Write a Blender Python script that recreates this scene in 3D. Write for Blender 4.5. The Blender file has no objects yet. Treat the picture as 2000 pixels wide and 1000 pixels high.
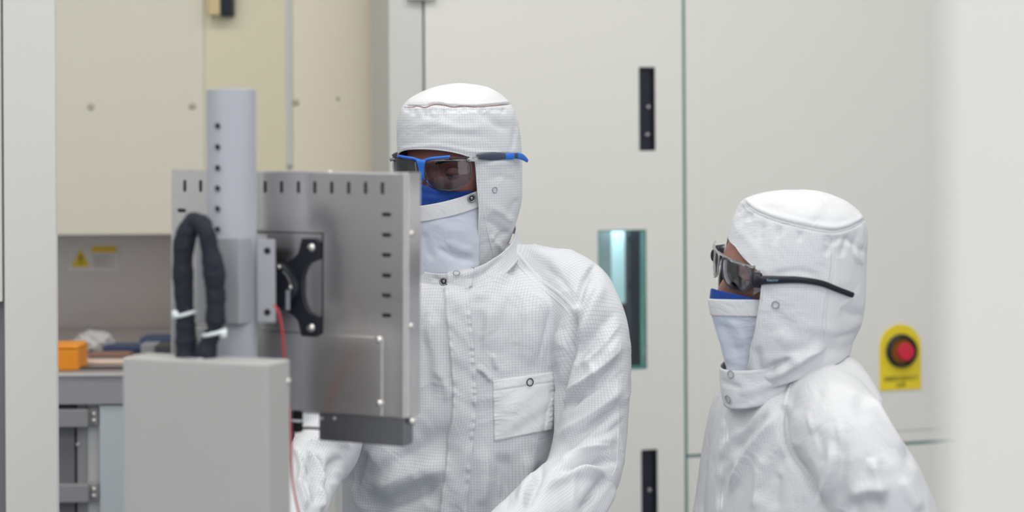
import bpy, bmesh, math, random
import numpy as np
from mathutils import Vector, Matrix
from mathutils.bvhtree import BVHTree

random.seed(7)
rng = np.random.RandomState(7)
scene = bpy.context.scene
COL = scene.collection

# ------------------------------------------------------------------ camera
FPX = 3600.0                    # focal length in pixels of the 2000 px wide frame
CAM = np.array([0.0, 0.0, 1.65])
ROLL = math.radians(0.35)
HOR = 250.0                     # pixel row of the horizon
cR = np.array([math.cos(ROLL), 0, -math.sin(ROLL)])
cU = np.array([math.sin(ROLL), 0, math.cos(ROLL)])
cF = np.array([0.0, 1.0, 0.0])
cam_data = bpy.data.cameras.new('camera')
cam_data.sensor_width = 36.0
cam_data.lens = FPX / 2000 * 36
cam_data.shift_y = -(500 - HOR) / 2000
cam_data.clip_start = 0.05
cam_data.dof.use_dof = True
cam_data.dof.focus_distance = 2.93
cam_data.dof.aperture_fstop = 2.8
cam = bpy.data.objects.new('camera', cam_data)
COL.objects.link(cam)
cam.matrix_world = Matrix(((cR[0], cU[0], -cF[0], CAM[0]), (cR[1], cU[1], -cF[1], CAM[1]), (cR[2], cU[2], -cF[2], CAM[2]), (0, 0, 0, 1)))
scene.camera = cam

# ------------------------------------------------------------------ world, colour, lights
scene.view_settings.view_transform = 'Standard'
scene.view_settings.look = 'None'
scene.view_settings.exposure = 0.0
scene.view_settings.gamma = 1.0
scene.view_settings.use_curve_mapping = False
world = bpy.data.worlds.new('world')
scene.world = world
world.use_nodes = True
world.node_tree.nodes['Background'].inputs[0].default_value = (0.94, 0.965, 1.0, 1)
world.node_tree.nodes['Background'].inputs[1].default_value = 1.25

CEIL = 3.25
LAMPS = [(x_, y_) for y_ in (-1.2, 0.2, 1.7, 3.2) for x_ in (-1.3, 0.15, 1.6)]
LAMP_W = 6.5

def lamp_light(x, y, parent):
    l = bpy.data.lights.new('lamp_light', 'AREA')
    l.shape = 'RECTANGLE'; l.size = 1.1; l.size_y = 0.5
    l.energy = LAMP_W; l.color = (1.0, 0.985, 0.955)
    o = bpy.data.objects.new('lamp_light', l); COL.objects.link(o)
    o.parent = parent
    o.location = (0, 0, -0.03)
    return o

# ------------------------------------------------------------------ projection helpers
def P(px, py, Y):
    d = (px - 1000.0) / FPX * cR + cF - (py - HOR) / FPX * cU
    return CAM + d * Y
def proj(v):
    d = np.asarray(v) - CAM
    Y = d @ cF
    return 1000 + (d @ cR) / Y * FPX, HOR - (d @ cU) / Y * FPX, Y
def ray_plane(px, py, o, n):
    d = (px - 1000.0) / FPX * cR + cF - (py - HOR) / FPX * cU
    t = np.dot(np.asarray(o) - CAM, n) / np.dot(d, n)
    return CAM + d * t

def srgb(r, g, b):
    f = lambda c: (c / 255 / 12.92) if c / 255 <= 0.04045 else ((c / 255 + 0.055) / 1.055) ** 2.4
    return (f(r), f(g), f(b), 1.0)

# ------------------------------------------------------------------ materials
def new_mat(name, col, rough=0.5, metal=0.0, noise=0.0, nscale=8.0, bump=0.0, bscale=60.0, spec=0.5, stretch=(1, 1, 1), alpha=None, trans=0.0, ior=1.45, emis=None, estr=0.0, coat=0.0, coords='Object'):
    m = bpy.data.materials.new(name); m.use_nodes = True
    nt = m.node_tree; b = nt.nodes['Principled BSDF']
    b.inputs['Base Color'].default_value = col
    b.inputs['Roughness'].default_value = rough
    b.inputs['Metallic'].default_value = metal
    b.inputs['Specular IOR Level'].default_value = spec
    b.inputs['IOR'].default_value = ior
    b.inputs['Transmission Weight'].default_value = trans
    b.inputs['Coat Weight'].default_value = coat
    if alpha is not None: b.inputs['Alpha'].default_value = alpha
    if emis:
        b.inputs['Emission Color'].default_value = emis; b.inputs['Emission Strength'].default_value = estr
    if noise or bump:
        tc = nt.nodes.new('ShaderNodeTexCoord'); mp = nt.nodes.new('ShaderNodeMapping')
        mp.inputs['Scale'].default_value = stretch
        nt.links.new(tc.outputs[coords], mp.inputs['Vector'])
    if noise:
        n = nt.nodes.new('ShaderNodeTexNoise'); n.inputs['Scale'].default_value = nscale; n.inputs['Detail'].default_value = 4
        nt.links.new(mp.outputs[0], n.inputs['Vector'])
        mr = nt.nodes.new('ShaderNodeMapRange'); mr.inputs[3].default_value = 1 - noise; mr.inputs[4].default_value = 1 + noise
        nt.links.new(n.outputs['Fac'], mr.inputs[0])
        mx = nt.nodes.new('ShaderNodeVectorMath'); mx.operation = 'SCALE'
        mx.inputs[0].default_value = col[:3]
        nt.links.new(mr.outputs[0], mx.inputs['Scale']); nt.links.new(mx.outputs[0], b.inputs['Base Color'])
    if bump:
        n2 = nt.nodes.new('ShaderNodeTexNoise'); n2.inputs['Scale'].default_value = bscale; n2.inputs['Detail'].default_value = 3
        nt.links.new(mp.outputs[0], n2.inputs['Vector'])
        bp = nt.nodes.new('ShaderNodeBump'); bp.inputs['Strength'].default_value = bump; bp.inputs['Distance'].default_value = 0.01
        nt.links.new(n2.outputs['Fac'], bp.inputs['Height']); nt.links.new(bp.outputs[0], b.inputs['Normal'])
    return m

def fabric_mat(name, col, line=None, cell=0.005, wrinkle=0.25, wscale=16.0, mixf=0.6):
    m = bpy.data.materials.new(name); m.use_nodes = True
    nt = m.node_tree; N = nt.nodes; L = nt.links; b = N['Principled BSDF']
    b.inputs['Roughness'].default_value = 0.82
    b.inputs['Specular IOR Level'].default_value = 0.25
    b.inputs['Sheen Weight'].default_value = 0.12
    b.inputs['Base Color'].default_value = col
    tc = N.new('ShaderNodeTexCoord')
    if line:
        sp = N.new('ShaderNodeSeparateXYZ'); L.new(tc.outputs['UV'], sp.inputs[0])
        outs = []
        for k in range(2):
            a = N.new('ShaderNodeMath'); a.operation = 'MULTIPLY'; a.inputs[1].default_value = 1 / cell
            L.new(sp.outputs[k], a.inputs[0])
            f = N.new('ShaderNodeMath'); f.operation = 'FRACT'; L.new(a.outputs[0], f.inputs[0])
            s = N.new('ShaderNodeMath'); s.operation = 'SUBTRACT'; s.inputs[1].default_value = 0.5; L.new(f.outputs[0], s.inputs[0])
            ab = N.new('ShaderNodeMath'); ab.operation = 'ABSOLUTE'; L.new(s.outputs[0], ab.inputs[0])
            mr = N.new('ShaderNodeMapRange'); mr.interpolation_type = 'SMOOTHSTEP'
            mr.inputs[1].default_value = 0.11; mr.inputs[2].default_value = 0.04
            mr.inputs[3].default_value = 0.0; mr.inputs[4].default_value = 1.0
            L.new(ab.outputs[0], mr.inputs[0]); outs.append(mr)
        mx = N.new('ShaderNodeMath'); mx.operation = 'MAXIMUM'
        L.new(outs[0].outputs[0], mx.inputs[0]); L.new(outs[1].outputs[0], mx.inputs[1])
        fm = N.new('ShaderNodeMath'); fm.operation = 'MULTIPLY'; fm.inputs[1].default_value = mixf; L.new(mx.outputs[0], fm.inputs[0])
        mc = N.new('ShaderNodeMix'); mc.data_type = 'RGBA'
        mc.inputs[6].default_value = col; mc.inputs[7].default_value = line
        L.new(fm.outputs[0], mc.inputs[0]); L.new(mc.outputs[2], b.inputs['Base Color'])
    # wrinkles: two scales of distorted noise
    n1 = N.new('ShaderNodeTexNoise'); n1.inputs['Scale'].default_value = wscale; n1.inputs['Detail'].default_value = 3; n1.inputs['Distortion'].default_value = 1.2
    L.new(tc.outputs['Object'], n1.inputs['Vector'])
    n2 = N.new('ShaderNodeTexNoise'); n2.inputs['Scale'].default_value = 90; n2.inputs['Detail'].default_value = 2
    L.new(tc.outputs['Object'], n2.inputs['Vector'])
    b1 = N.new('ShaderNodeBump'); b1.inputs['Strength'].default_value = wrinkle; b1.inputs['Distance'].default_value = 0.02
    L.new(n1.outputs['Fac'], b1.inputs['Height'])
    b2 = N.new('ShaderNodeBump'); b2.inputs['Strength'].default_value = 0.12; b2.inputs['Distance'].default_value = 0.004
    L.new(n2.outputs['Fac'], b2.inputs['Height']); L.new(b1.outputs[0], b2.inputs['Normal'])
    L.new(b2.outputs[0], b.inputs['Normal'])
    return m

M = {}
M['grid'] = fabric_mat('garment_grid_fabric', srgb(214, 216, 220), srgb(104, 110, 124), cell=.0043, mixf=.30)
M['grid_w'] = fabric_mat('fine_grid_fabric', srgb(214, 216, 220), srgb(104, 110, 124), cell=.0038, mixf=.20)
M['plain'] = fabric_mat('garment_plain_fabric', srgb(213, 214, 217), wrinkle=0.3)
M['veil'] = fabric_mat('veil_fabric', srgb(198, 204, 217), wrinkle=0.35, wscale=12)
M['bluemask'] = fabric_mat('blue_mask_fabric', srgb(27, 64, 138), wrinkle=0.4, wscale=30)
M['seam'] = new_mat('seam_thread', srgb(150, 122, 118), 0.8)
M['ringmetal'] = new_mat('snap_metal', srgb(150, 150, 152), 0.3, 1.0)
M['ringgrey'] = new_mat('snap_ring_grey', srgb(150, 152, 158), 0.5)
M['snapdark'] = new_mat('snap_dark', srgb(60, 58, 62), 0.35, 0.8)
M['skin_d'] = new_mat('dark_brown_skin', srgb(150, 98, 88), 0.45, noise=0.10, nscale=25, bump=0.1, bscale=300)
M['skin_l'] = new_mat('light_brown_skin', srgb(156, 114, 101), 0.5, noise=0.06, nscale=25, bump=0.1, bscale=300)
M['eyewhite'] = new_mat('eye_white', srgb(215, 205, 200), 0.15)
M['iris'] = new_mat('iris_dark', srgb(38, 24, 20), 0.1)
M['brow'] = new_mat('eyebrow_hair', srgb(24, 17, 16), 0.8)
M['steel'] = new_mat('brushed_stainless', srgb(224, 221, 220), 0.24, 1.0, noise=0.05, nscale=6, bump=0.015, bscale=40, stretch=(1, 1, 12))
M['steel2'] = new_mat('stainless_tray', srgb(140, 141, 146), 0.4, 1.0, noise=0.05)
M['screw'] = new_mat('screw_steel', srgb(215, 212, 206), 0.28, 1.0)
M['slot'] = new_mat('slot_black', srgb(26, 20, 26), 0.8)
M['bracket'] = new_mat('black_bracket_paint', srgb(24, 27, 38), 0.45)
M['pole'] = new_mat('grey_pole_paint', srgb(152, 155, 164), 0.42, noise=0.03)
M['collar'] = new_mat('grey_collar_paint', srgb(158, 160, 166), 0.42)
M['box'] = new_mat('grey_box_paint', srgb(176, 175, 172), 0.55, noise=0.03, nscale=5)
M['cable'] = new_mat('black_cable_cloth', srgb(30, 34, 46), 0.8, bump=0.4, bscale=120)
M['tie'] = new_mat('white_cable_tie', srgb(225, 232, 235), 0.35)
M['redwire'] = new_mat('red_wire', srgb(185, 45, 62), 0.4)
M['cream'] = new_mat('cream_enclosure_paint', srgb(226, 219, 192), 0.55, noise=0.02, nscale=3)
M['cream2'] = new_mat('pale_cream_paint', srgb(226, 222, 206), 0.55, noise=0.02, nscale=3)
M['cream3'] = new_mat('warm_cream_paint', srgb(234, 225, 206), 0.55, noise=0.02, nscale=3)
M['white'] = new_mat('offwhite_cabinet_paint', srgb(230, 228, 222), 0.5, noise=0.015, nscale=3)
M['white2'] = new_mat('pale_grey_cabinet_paint', srgb(212, 213, 208), 0.5, noise=0.015)
M['strip'] = new_mat('pale_grey_strip', srgb(206, 207, 206), 0.45)
M['seal'] = new_mat('green_black_seal', srgb(84, 132, 126), 0.6)
M['handle'] = new_mat('black_recess_handle', srgb(28, 32, 46), 0.35)
M['bolt'] = new_mat('bolt_head', srgb(186, 181, 164), 0.45, 0.2)
M['beigep'] = new_mat('beige_plastic', srgb(214, 194, 150), 0.5)
M['bsteel'] = new_mat('backsplash_stainless', srgb(182, 175, 171), 0.42, 0.85, noise=0.04, stretch=(1, 1, 6))
M['bench'] = new_mat('bench_grey_metal', srgb(160, 160, 164), 0.5)
M['benchtop'] = new_mat('bench_top', srgb(150, 142, 140), 0.45)
M['frame'] = new_mat('frame_grey', srgb(150, 150, 154), 0.5)
M['darkpanel'] = new_mat('dark_grey_panel', srgb(118, 117, 122), 0.5)
M['wpanel'] = new_mat('white_side_panel', srgb(196, 204, 208), 0.5)
M['orange'] = new_mat('orange_plastic', srgb(246, 156, 40), 0.45)
M['clearbag'] = new_mat('clear_plastic_film', (0.95, 0.95, 0.95, 1), 0.12, trans=0.6, ior=1.3, bump=1.0, bscale=40)
M['navy'] = new_mat('navy_fabric', srgb(60, 74, 104), 0.6)
M['darkstuff'] = new_mat('dark_grey_rubber', srgb(70, 68, 74), 0.6)
M['brown'] = new_mat('brown_board', srgb(150, 112, 98), 0.6)
M['peach'] = new_mat('pale_board', srgb(232, 208, 192), 0.6)
M['lab_white'] = new_mat('label_white', srgb(215, 213, 210), 0.5)
M['lab_yellow'] = new_mat('label_yellow', srgb(226, 192, 40), 0.5)
M['lab_black'] = new_mat('label_black', srgb(40, 38, 36), 0.5)
M['lab_grey'] = new_mat('label_grey_print', srgb(150, 150, 156), 0.5)
M['sign_yellow'] = new_mat('sign_yellow', srgb(240, 214, 44), 0.45)
M['sign_text'] = new_mat('sign_text', srgb(120, 112, 30), 0.5)
M['em_black'] = new_mat('button_guard_black', srgb(36, 40, 44), 0.4)
M['em_brown'] = new_mat('button_base_amber', srgb(170, 110, 30), 0.5)
M['em_red'] = new_mat('button_red', srgb(214, 40, 66), 0.35)
M['wall'] = new_mat('room_wall_paint', srgb(212, 214, 214), 0.6)
M['floor'] = new_mat('floor_vinyl', srgb(134, 143, 158), 0.35, noise=0.04)
M['ceil'] = new_mat('ceiling_paint', srgb(225, 225, 222), 0.6)
M['pillar'] = new_mat('pillar_paint', srgb(208, 207, 202), 0.5, noise=0.01)
M['diffuser'] = new_mat('lamp_diffuser', srgb(240, 240, 235), 0.5, emis=(1, .97, .92, 1), estr=3.0)
M['g_blue'] = new_mat('glasses_blue', srgb(46, 112, 214), 0.3)
M['g_black'] = new_mat('glasses_black', srgb(34, 34, 44), 0.25)
M['g_grey'] = new_mat('glasses_slate', srgb(66, 74, 88), 0.35)
M['g_print'] = new_mat('glasses_print', srgb(120, 150, 165), 0.4)
M['g_clear'] = new_mat('glasses_clear', srgb(235, 240, 242), 0.06, trans=0.85, ior=1.45)
M['int_grey'] = new_mat('interior_grey', srgb(150, 160, 164), 0.5)
M['int_blue'] = new_mat('interior_blue_glow', srgb(205, 228, 232), 0.5, emis=srgb(190, 216, 222), estr=0.45)  # pale blue panel colour with a glow added to look brightly lit
M['int_dark'] = new_mat('interior_dark', srgb(24, 32, 48), 0.75)
M['int_brown'] = new_mat('interior_maroon', srgb(130, 80, 76), 0.5)
M['int_metal'] = new_mat('interior_cylinder', srgb(140, 130, 135), 0.3, 0.8)

def lens_mat(name, tint, fac, rough=0.02):
    m = bpy.data.materials.new(name); m.use_nodes = True
    nt = m.node_tree; N = nt.nodes; L = nt.links
    for n in list(N):
        if n.type != 'OUTPUT_MATERIAL': N.remove(n)
    out = [n for n in N if n.type == 'OUTPUT_MATERIAL'][0]
    t = N.new('ShaderNodeBsdfTransparent'); t.inputs[0].default_value = tint
    g = N.new('ShaderNodeBsdfGlossy'); g.inputs['Roughness'].default_value = rough
    lw = N.new('ShaderNodeFresnel'); lw.inputs[0].default_value = 1.5
    ma = N.new('ShaderNodeMath'); ma.operation = 'MULTIPLY_ADD'; ma.inputs[1].default_value = 0.9; ma.inputs[2].default_value = fac
    L.new(lw.outputs[0], ma.inputs[0])
    mx = N.new('ShaderNodeMixShader'); L.new(ma.outputs[0], mx.inputs[0]); L.new(t.outputs[0], mx.inputs[1]); L.new(g.outputs[0], mx.inputs[2])
    L.new(mx.outputs[0], out.inputs[0])
    return m
M['lens_m'] = lens_mat('clear_grey_lens', (0.72, 0.75, 0.80, 1), 0.04)
M['lens_w'] = lens_mat('clear_rose_grey_lens', (0.88, 0.86, 0.90, 1), 0.12, .08)
M['shield_w'] = lens_mat('clear_side_shield', (0.92, 0.92, 0.94, 1), 0.10, .06)
M['pane'] = lens_mat('window_glass', (0.86, 0.93, 0.93, 1), 0.0)

# ------------------------------------------------------------------ object helpers
def add_obj(name, bm, mat, parent=None, smooth=False, bevel=0.0, weld=False):
    if weld: bmesh.ops.remove_doubles(bm, verts=bm.verts, dist=1e-5)
    bmesh.ops.recalc_face_normals(bm, faces=bm.faces)
    me = bpy.data.meshes.new(name); bm.to_mesh(me); bm.free()
    o = bpy.data.objects.new(name, me); COL.objects.link(o)
    for mm in (mat if isinstance(mat, (list, tuple)) else [mat]): me.materials.append(mm)
    if smooth:
        for p in me.polygons: p.use_smooth = True
    if bevel:
        b = o.modifiers.new('bevel', 'BEVEL'); b.width = bevel; b.segments = 2; b.limit_method = 'ANGLE'
    if parent is not None:
        o.parent = parent
        o.matrix_parent_inverse = parent.matrix_world.inverted() if parent.type != 'EMPTY' else Matrix.Translation(-parent.location)
    return o
def np_obj(name, V, F, mat, parent=None, smooth=True, recalc=True, uv=None, fmat=None):
    me = bpy.data.meshes.new(name)
    me.from_pydata([tuple(v) for v in V], [], [tuple(int(i) for i in f) for f in F]); me.update()
    for mm in (mat if isinstance(mat, (list, tuple)) else [mat]): me.materials.append(mm)
    if uv is not None:
        ul = me.uv_layers.new(name='UVMap')
        li = np.zeros(len(me.loops), dtype=np.int32); me.loops.foreach_get('vertex_index', li)
        ul.data.foreach_set('uv', np.asarray(uv)[li].astype(np.float32).ravel())
    if fmat is not None: me.polygons.foreach_set('material_index', np.asarray(fmat, dtype=np.int32))
    if smooth: me.polygons.foreach_set('use_smooth', np.ones(len(me.polygons), dtype=bool))
    if recalc:
        bm = bmesh.new(); bm.from_mesh(me); bmesh.ops.recalc_face_normals(bm, faces=bm.faces); bm.to_mesh(me); bm.free()
    o = bpy.data.objects.new(name, me); COL.objects.link(o)
    if parent is not None:
        o.parent = parent
        o.matrix_parent_inverse = Matrix.Translation(-parent.location) if parent.type == 'EMPTY' else Matrix.Identity(4)
    return o
def thing(name, label, cat, loc=(0, 0, 0), group=None):
    o = bpy.data.objects.new(name, None); COL.objects.link(o)
    o.location = Vector([float(c) for c in loc]); o.empty_display_size = 0.1
    o['label'] = label; o['category'] = cat
    if group: o['group'] = group
    return o
def tag(o, label, cat, group=None):
    o['label'] = label; o['category'] = cat
    if group: o['group'] = group
    return o
def struct(o): o['kind'] = 'structure'; return o

def box_pts(bm, o, ax, ay, az, x0, x1, y0, y1, z0, z1, bev=0.0):
    """box in a local frame o + x*ax + y*ay + z*az"""
    o = np.asarray(o); vs = []
    for z in (z0, z1):
        for y in (y0, y1):
            for x in (x0, x1):
                vs.append(bm.verts.new(tuple(o + ax * x + ay * y + az * z)))
    for f in ((0, 1, 3, 2), (4, 6, 7, 5), (0, 4, 5, 1), (2, 3, 7, 6), (0, 2, 6, 4), (1, 5, 7, 3)):
        bm.faces.new([vs[i] for i in f])
AX, AY, AZ = np.array([1., 0, 0]), np.array([0, 1., 0]), np.array([0, 0, 1.])
def wbox(bm, x0, x1, y0, y1, z0, z1): box_pts(bm, (0, 0, 0), AX, AY, AZ, x0, x1, y0, y1, z0, z1)
def cyl(bm, p0, p1, r0, r1=None, n=24, cap=True):
    r1 = r0 if r1 is None else r1
    p0 = np.asarray(p0, float); p1 = np.asarray(p1, float)
    d = p1 - p0; d = d / np.linalg.norm(d)
    a = np.cross(d, AZ if abs(d[2]) < 0.9 else AX); a /= np.linalg.norm(a); b = np.cross(d, a)
    A = []; B = []
    for i in range(n):
        t = 2 * math.pi * i / n
        e = math.cos(t) * a + math.sin(t) * b
        A.append(bm.verts.new(tuple(p0 + e * r0))); B.append(bm.verts.new(tuple(p1 + e * r1)))
    for i in range(n):
        bm.faces.new((A[i], A[(i + 1) % n], B[(i + 1) % n], B[i]))
    if cap: bm.faces.new(A); bm.faces.new(B[::-1])
def dome(bm, c, nrm, r, h, n=20, m=4):
    """low domed screw head"""
    nrm = np.asarray(nrm) / np.linalg.norm(nrm)
    a = np.cross(nrm, AZ if abs(nrm[2]) < 0.9 else AX); a /= np.linalg.norm(a); b = np.cross(nrm, a)
    prev = None
    for j in range(m + 1):
        ph = j / m * math.pi / 2
        rr = r * math.cos(ph); hh = h * math.sin(ph)
        if j == m:
            top = bm.verts.new(tuple(np.asarray(c) + nrm * h))
            for i in range(n): bm.faces.new((prev[i], prev[(i + 1) % n], top))
            break
        ring = [bm.verts.new(tuple(np.asarray(c) + nrm * hh + rr * (math.cos(2 * math.pi * i / n) * a + math.sin(2 * math.pi * i / n) * b))) for i in range(n)]
        if prev is None:
            base = [bm.verts.new(tuple(np.asarray(c) - nrm * 0.001 + r * (math.cos(2 * math.pi * i / n) * a + math.sin(2 * math.pi * i / n) * b))) for i in range(n)]
            bm.faces.new(base)
            for i in range(n): bm.faces.new((base[i], base[(i + 1) % n], ring[(i + 1) % n], ring[i]))
        else:
            for i in range(n): bm.faces.new((prev[i], prev[(i + 1) % n], ring[(i + 1) % n], ring[i]))
        prev = ring
def torus(bm, c, nrm, R, r, n=28, m=8, a=None, sy=1.0):
    nrm = np.asarray(nrm) / np.linalg.norm(nrm)
    if a is None: a = np.cross(nrm, AZ if abs(nrm[2]) < 0.9 else AX)
    a = a / np.linalg.norm(a); b = np.cross(nrm, a)
    G = []
    for i in range(n):
        t = 2 * math.pi * i / n
        e = math.cos(t) * a + math.sin(t) * b * sy
        ring = []
        for j in range(m):
            s = 2 * math.pi * j / m
            ring.append(bm.verts.new(tuple(np.asarray(c) + e * (R + r * math.cos(s)) + nrm * r * math.sin(s))))
        G.append(ring)
    for i in range(n):
        for j in range(m):
            bm.faces.new((G[i][j], G[(i + 1) % n][j], G[(i + 1) % n][(j + 1) % m], G[i][(j + 1) % m]))
def catmull(pts, k=8):
    pts = np.asarray(pts, float)
    out = []
    n = len(pts)
    for i in range(n - 1):
        p0 = pts[max(i - 1, 0)]; p1 = pts[i]; p2 = pts[i + 1]; p3 = pts[min(i + 2, n - 1)]
        for j in range(k):
            t = j / k
            out.append(0.5 * (2 * p1 + (p2 - p0) * t + (2 * p0 - 5 * p1 + 4 * p2 - p3) * t * t + (3 * p1 - p0 - 3 * p2 + p3) * t ** 3))
    out.append(pts[-1])
    return np.array(out)
def tube(bm, pts, rad, n=12, cap=True, flat=None):
    """swept tube; rad scalar or list; flat=(axis, factor) squashes the section"""
    pts = np.asarray(pts, float); k = len(pts)
    rad = np.full(k, rad) if np.isscalar(rad) else np.asarray(rad)
    T = np.gradient(pts, axis=0); T /= np.linalg.norm(T, axis=1)[:, None] + 1e-12
    a = np.cross(T[0], AZ if abs(T[0][2]) < 0.9 else AX); a /= np.linalg.norm(a)
    rings = []
    for i in range(k):
        a = a - T[i] * np.dot(a, T[i]); a /= np.linalg.norm(a); b = np.cross(T[i], a)
        ring = []
        for j in range(n):
            t = 2 * math.pi * j / n
            e = (math.cos(t) * a + math.sin(t) * b) * rad[i]
            if flat is not None: e = e - flat[0] * np.dot(e, flat[0]) * (1 - flat[1])
            ring.append(bm.verts.new(tuple(pts[i] + e)))
        rings.append(ring)
    for i in range(k - 1):
        for j in range(n): bm.faces.new((rings[i][j], rings[i][(j + 1) % n], rings[i + 1][(j + 1) % n], rings[i + 1][j]))
    if cap: bm.faces.new(rings[0][::-1]); bm.faces.new(rings[-1])
def prism(bm, pts2, o, ax, ay, az, y0, y1):
    """extrude a 2d outline (x,z) from y0 to y1 in a local frame"""
    o = np.asarray(o)
    A = [bm.verts.new(tuple(o + ax * p[0] + az * p[1] + ay * y0)) for p in pts2]
    B = [bm.verts.new(tuple(o + ax * p[0] + az * p[1] + ay * y1)) for p in pts2]
    n = len(A)
    bm.faces.new(A); bm.faces.new(B[::-1])
    for i in range(n): bm.faces.new((A[i], B[i], B[(i + 1) % n], A[(i + 1) % n]))
def text_obj(name, body, size, loc, ax, az, mat, parent, ext=0.0003, bold=False):
    cu = bpy.data.curves.new(name, 'FONT'); cu.body = body; cu.size = size; cu.extrude = ext
    cu.align_x = 'CENTER'; cu.align_y = 'CENTER'
    if bold: cu.offset = size * 0.02
    tmp = bpy.data.objects.new(name + '_tmp', cu); COL.objects.link(tmp)
    dg = bpy.context.evaluated_depsgraph_get()
    me = bpy.data.meshes.new_from_object(tmp.evaluated_get(dg))
    bpy.data.objects.remove(tmp)
    n = np.cross(ax, az)
    Mx = Matrix(((ax[0], az[0], n[0], loc[0]), (ax[1], az[1], n[1], loc[1]), (ax[2], az[2], n[2], loc[2]), (0, 0, 0, 1)))
    me.transform(Mx)
    me.materials.clear(); me.materials.append(mat)
    o = bpy.data.objects.new(name, me); COL.objects.link(o)
    o.parent = parent
    if parent.type == 'EMPTY': o.matrix_parent_inverse = Matrix.Translation(-parent.location)
    return o
# ================================================================== ROOM
def room():
    for nm, a, mt in (('floor', (-2.6, 3.2, -2.2, 6.0, -0.1, 0.0), 'floor'), ('ceiling', (-2.6, 3.2, -2.2, 6.0, CEIL, CEIL + 0.1), 'ceil'),
                      ('wall_back', (-2.6, 3.2, 6.0, 6.1, 0, CEIL), 'wall'), ('wall_left', (-2.7, -2.6, -2.2, 6.1, 0, CEIL), 'wall'), ('wall_right', (3.2, 3.3, -2.2, 6.1, 0, CEIL), 'wall')):
        bm = bmesh.new(); wbox(bm, *a); struct(add_obj(nm, bm, M[mt]))
    bm = bmesh.new(); wbox(bm, -2.6, -2.57, -0.06, 0.36, 0, 2.2); struct(add_obj('reflection_panel', bm, M['int_dark']))  # unseen dark panel added to put a dark strip in the monitor reflection
    bm = bmesh.new(); wbox(bm, -2.56, -2.2, -0.6, 1.3, 0.0, 1.18); tag(add_obj('reflection_block', bm, M['darkstuff'], bevel=.005), 'added low dark grey block that darkens the monitor reflection, outside the frame', 'cabinet')  # unseen block added to darken the lower part of the monitor reflection
    for i, (x, y) in enumerate(LAMPS):
        t = thing('ceiling_light', 'rectangular white ceiling light panel above the equipment, outside the frame', 'light', (x, y, CEIL), 'ceiling light panels')
        bm = bmesh.new()
        for a in ((-.6, .6, -.31, -.27), (-.6, .6, .27, .31), (-.6, -.56, -.27, .27), (.56, .6, -.27, .27)): wbox(bm, x + a[0], x + a[1], y + a[2], y + a[3], CEIL - .03, CEIL)
        add_obj('frame', bm, M['white'], t)
        bm = bmesh.new(); wbox(bm, x - .56, x + .56, y - .27, y + .27, CEIL - .02, CEIL); add_obj('diffuser', bm, M['diffuser'], t)
        lamp_light(x, y, t)
room()

# near door jambs
def jambs():
    a = P(108, HOR, 2.6); x1 = a[0]
    bm = bmesh.new(); wbox(bm, x1 - 0.0735, x1, 2.6, 2.612, 0, CEIL)
    struct(add_obj('trim_1', bm, M['pillar'], bevel=0.002))
    bm = bmesh.new(); wbox(bm, x1 - 0.0765, x1 - 0.0735, 2.606, 2.62, 0, CEIL); struct(add_obj('trim_2', bm, M['darkpanel']))
    z = P(4, 590, 2.6)[2]
    bm = bmesh.new(); wbox(bm, x1 - 0.5, x1 - 0.0765, 2.6, 2.72, z, CEIL); struct(add_obj('wall_front', bm, M['pillar'], bevel=0.002))
    bm = bmesh.new(); wbox(bm, x1 - 0.5, x1 - 0.0765, 2.62, 2.70, 0, z); struct(add_obj('dark_gap_panel', bm, M['darkpanel']))  # dark panel set in as the darker gap below the wall piece
    xr = P(1842, HOR, 0.83)[0]
    bm = bmesh.new(); wbox(bm, xr, xr + 0.16, 0.83, 0.842, 0, CEIL)
    struct(add_obj('trim_3', bm, M['pillar'], bevel=0.003))
jambs()

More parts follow.
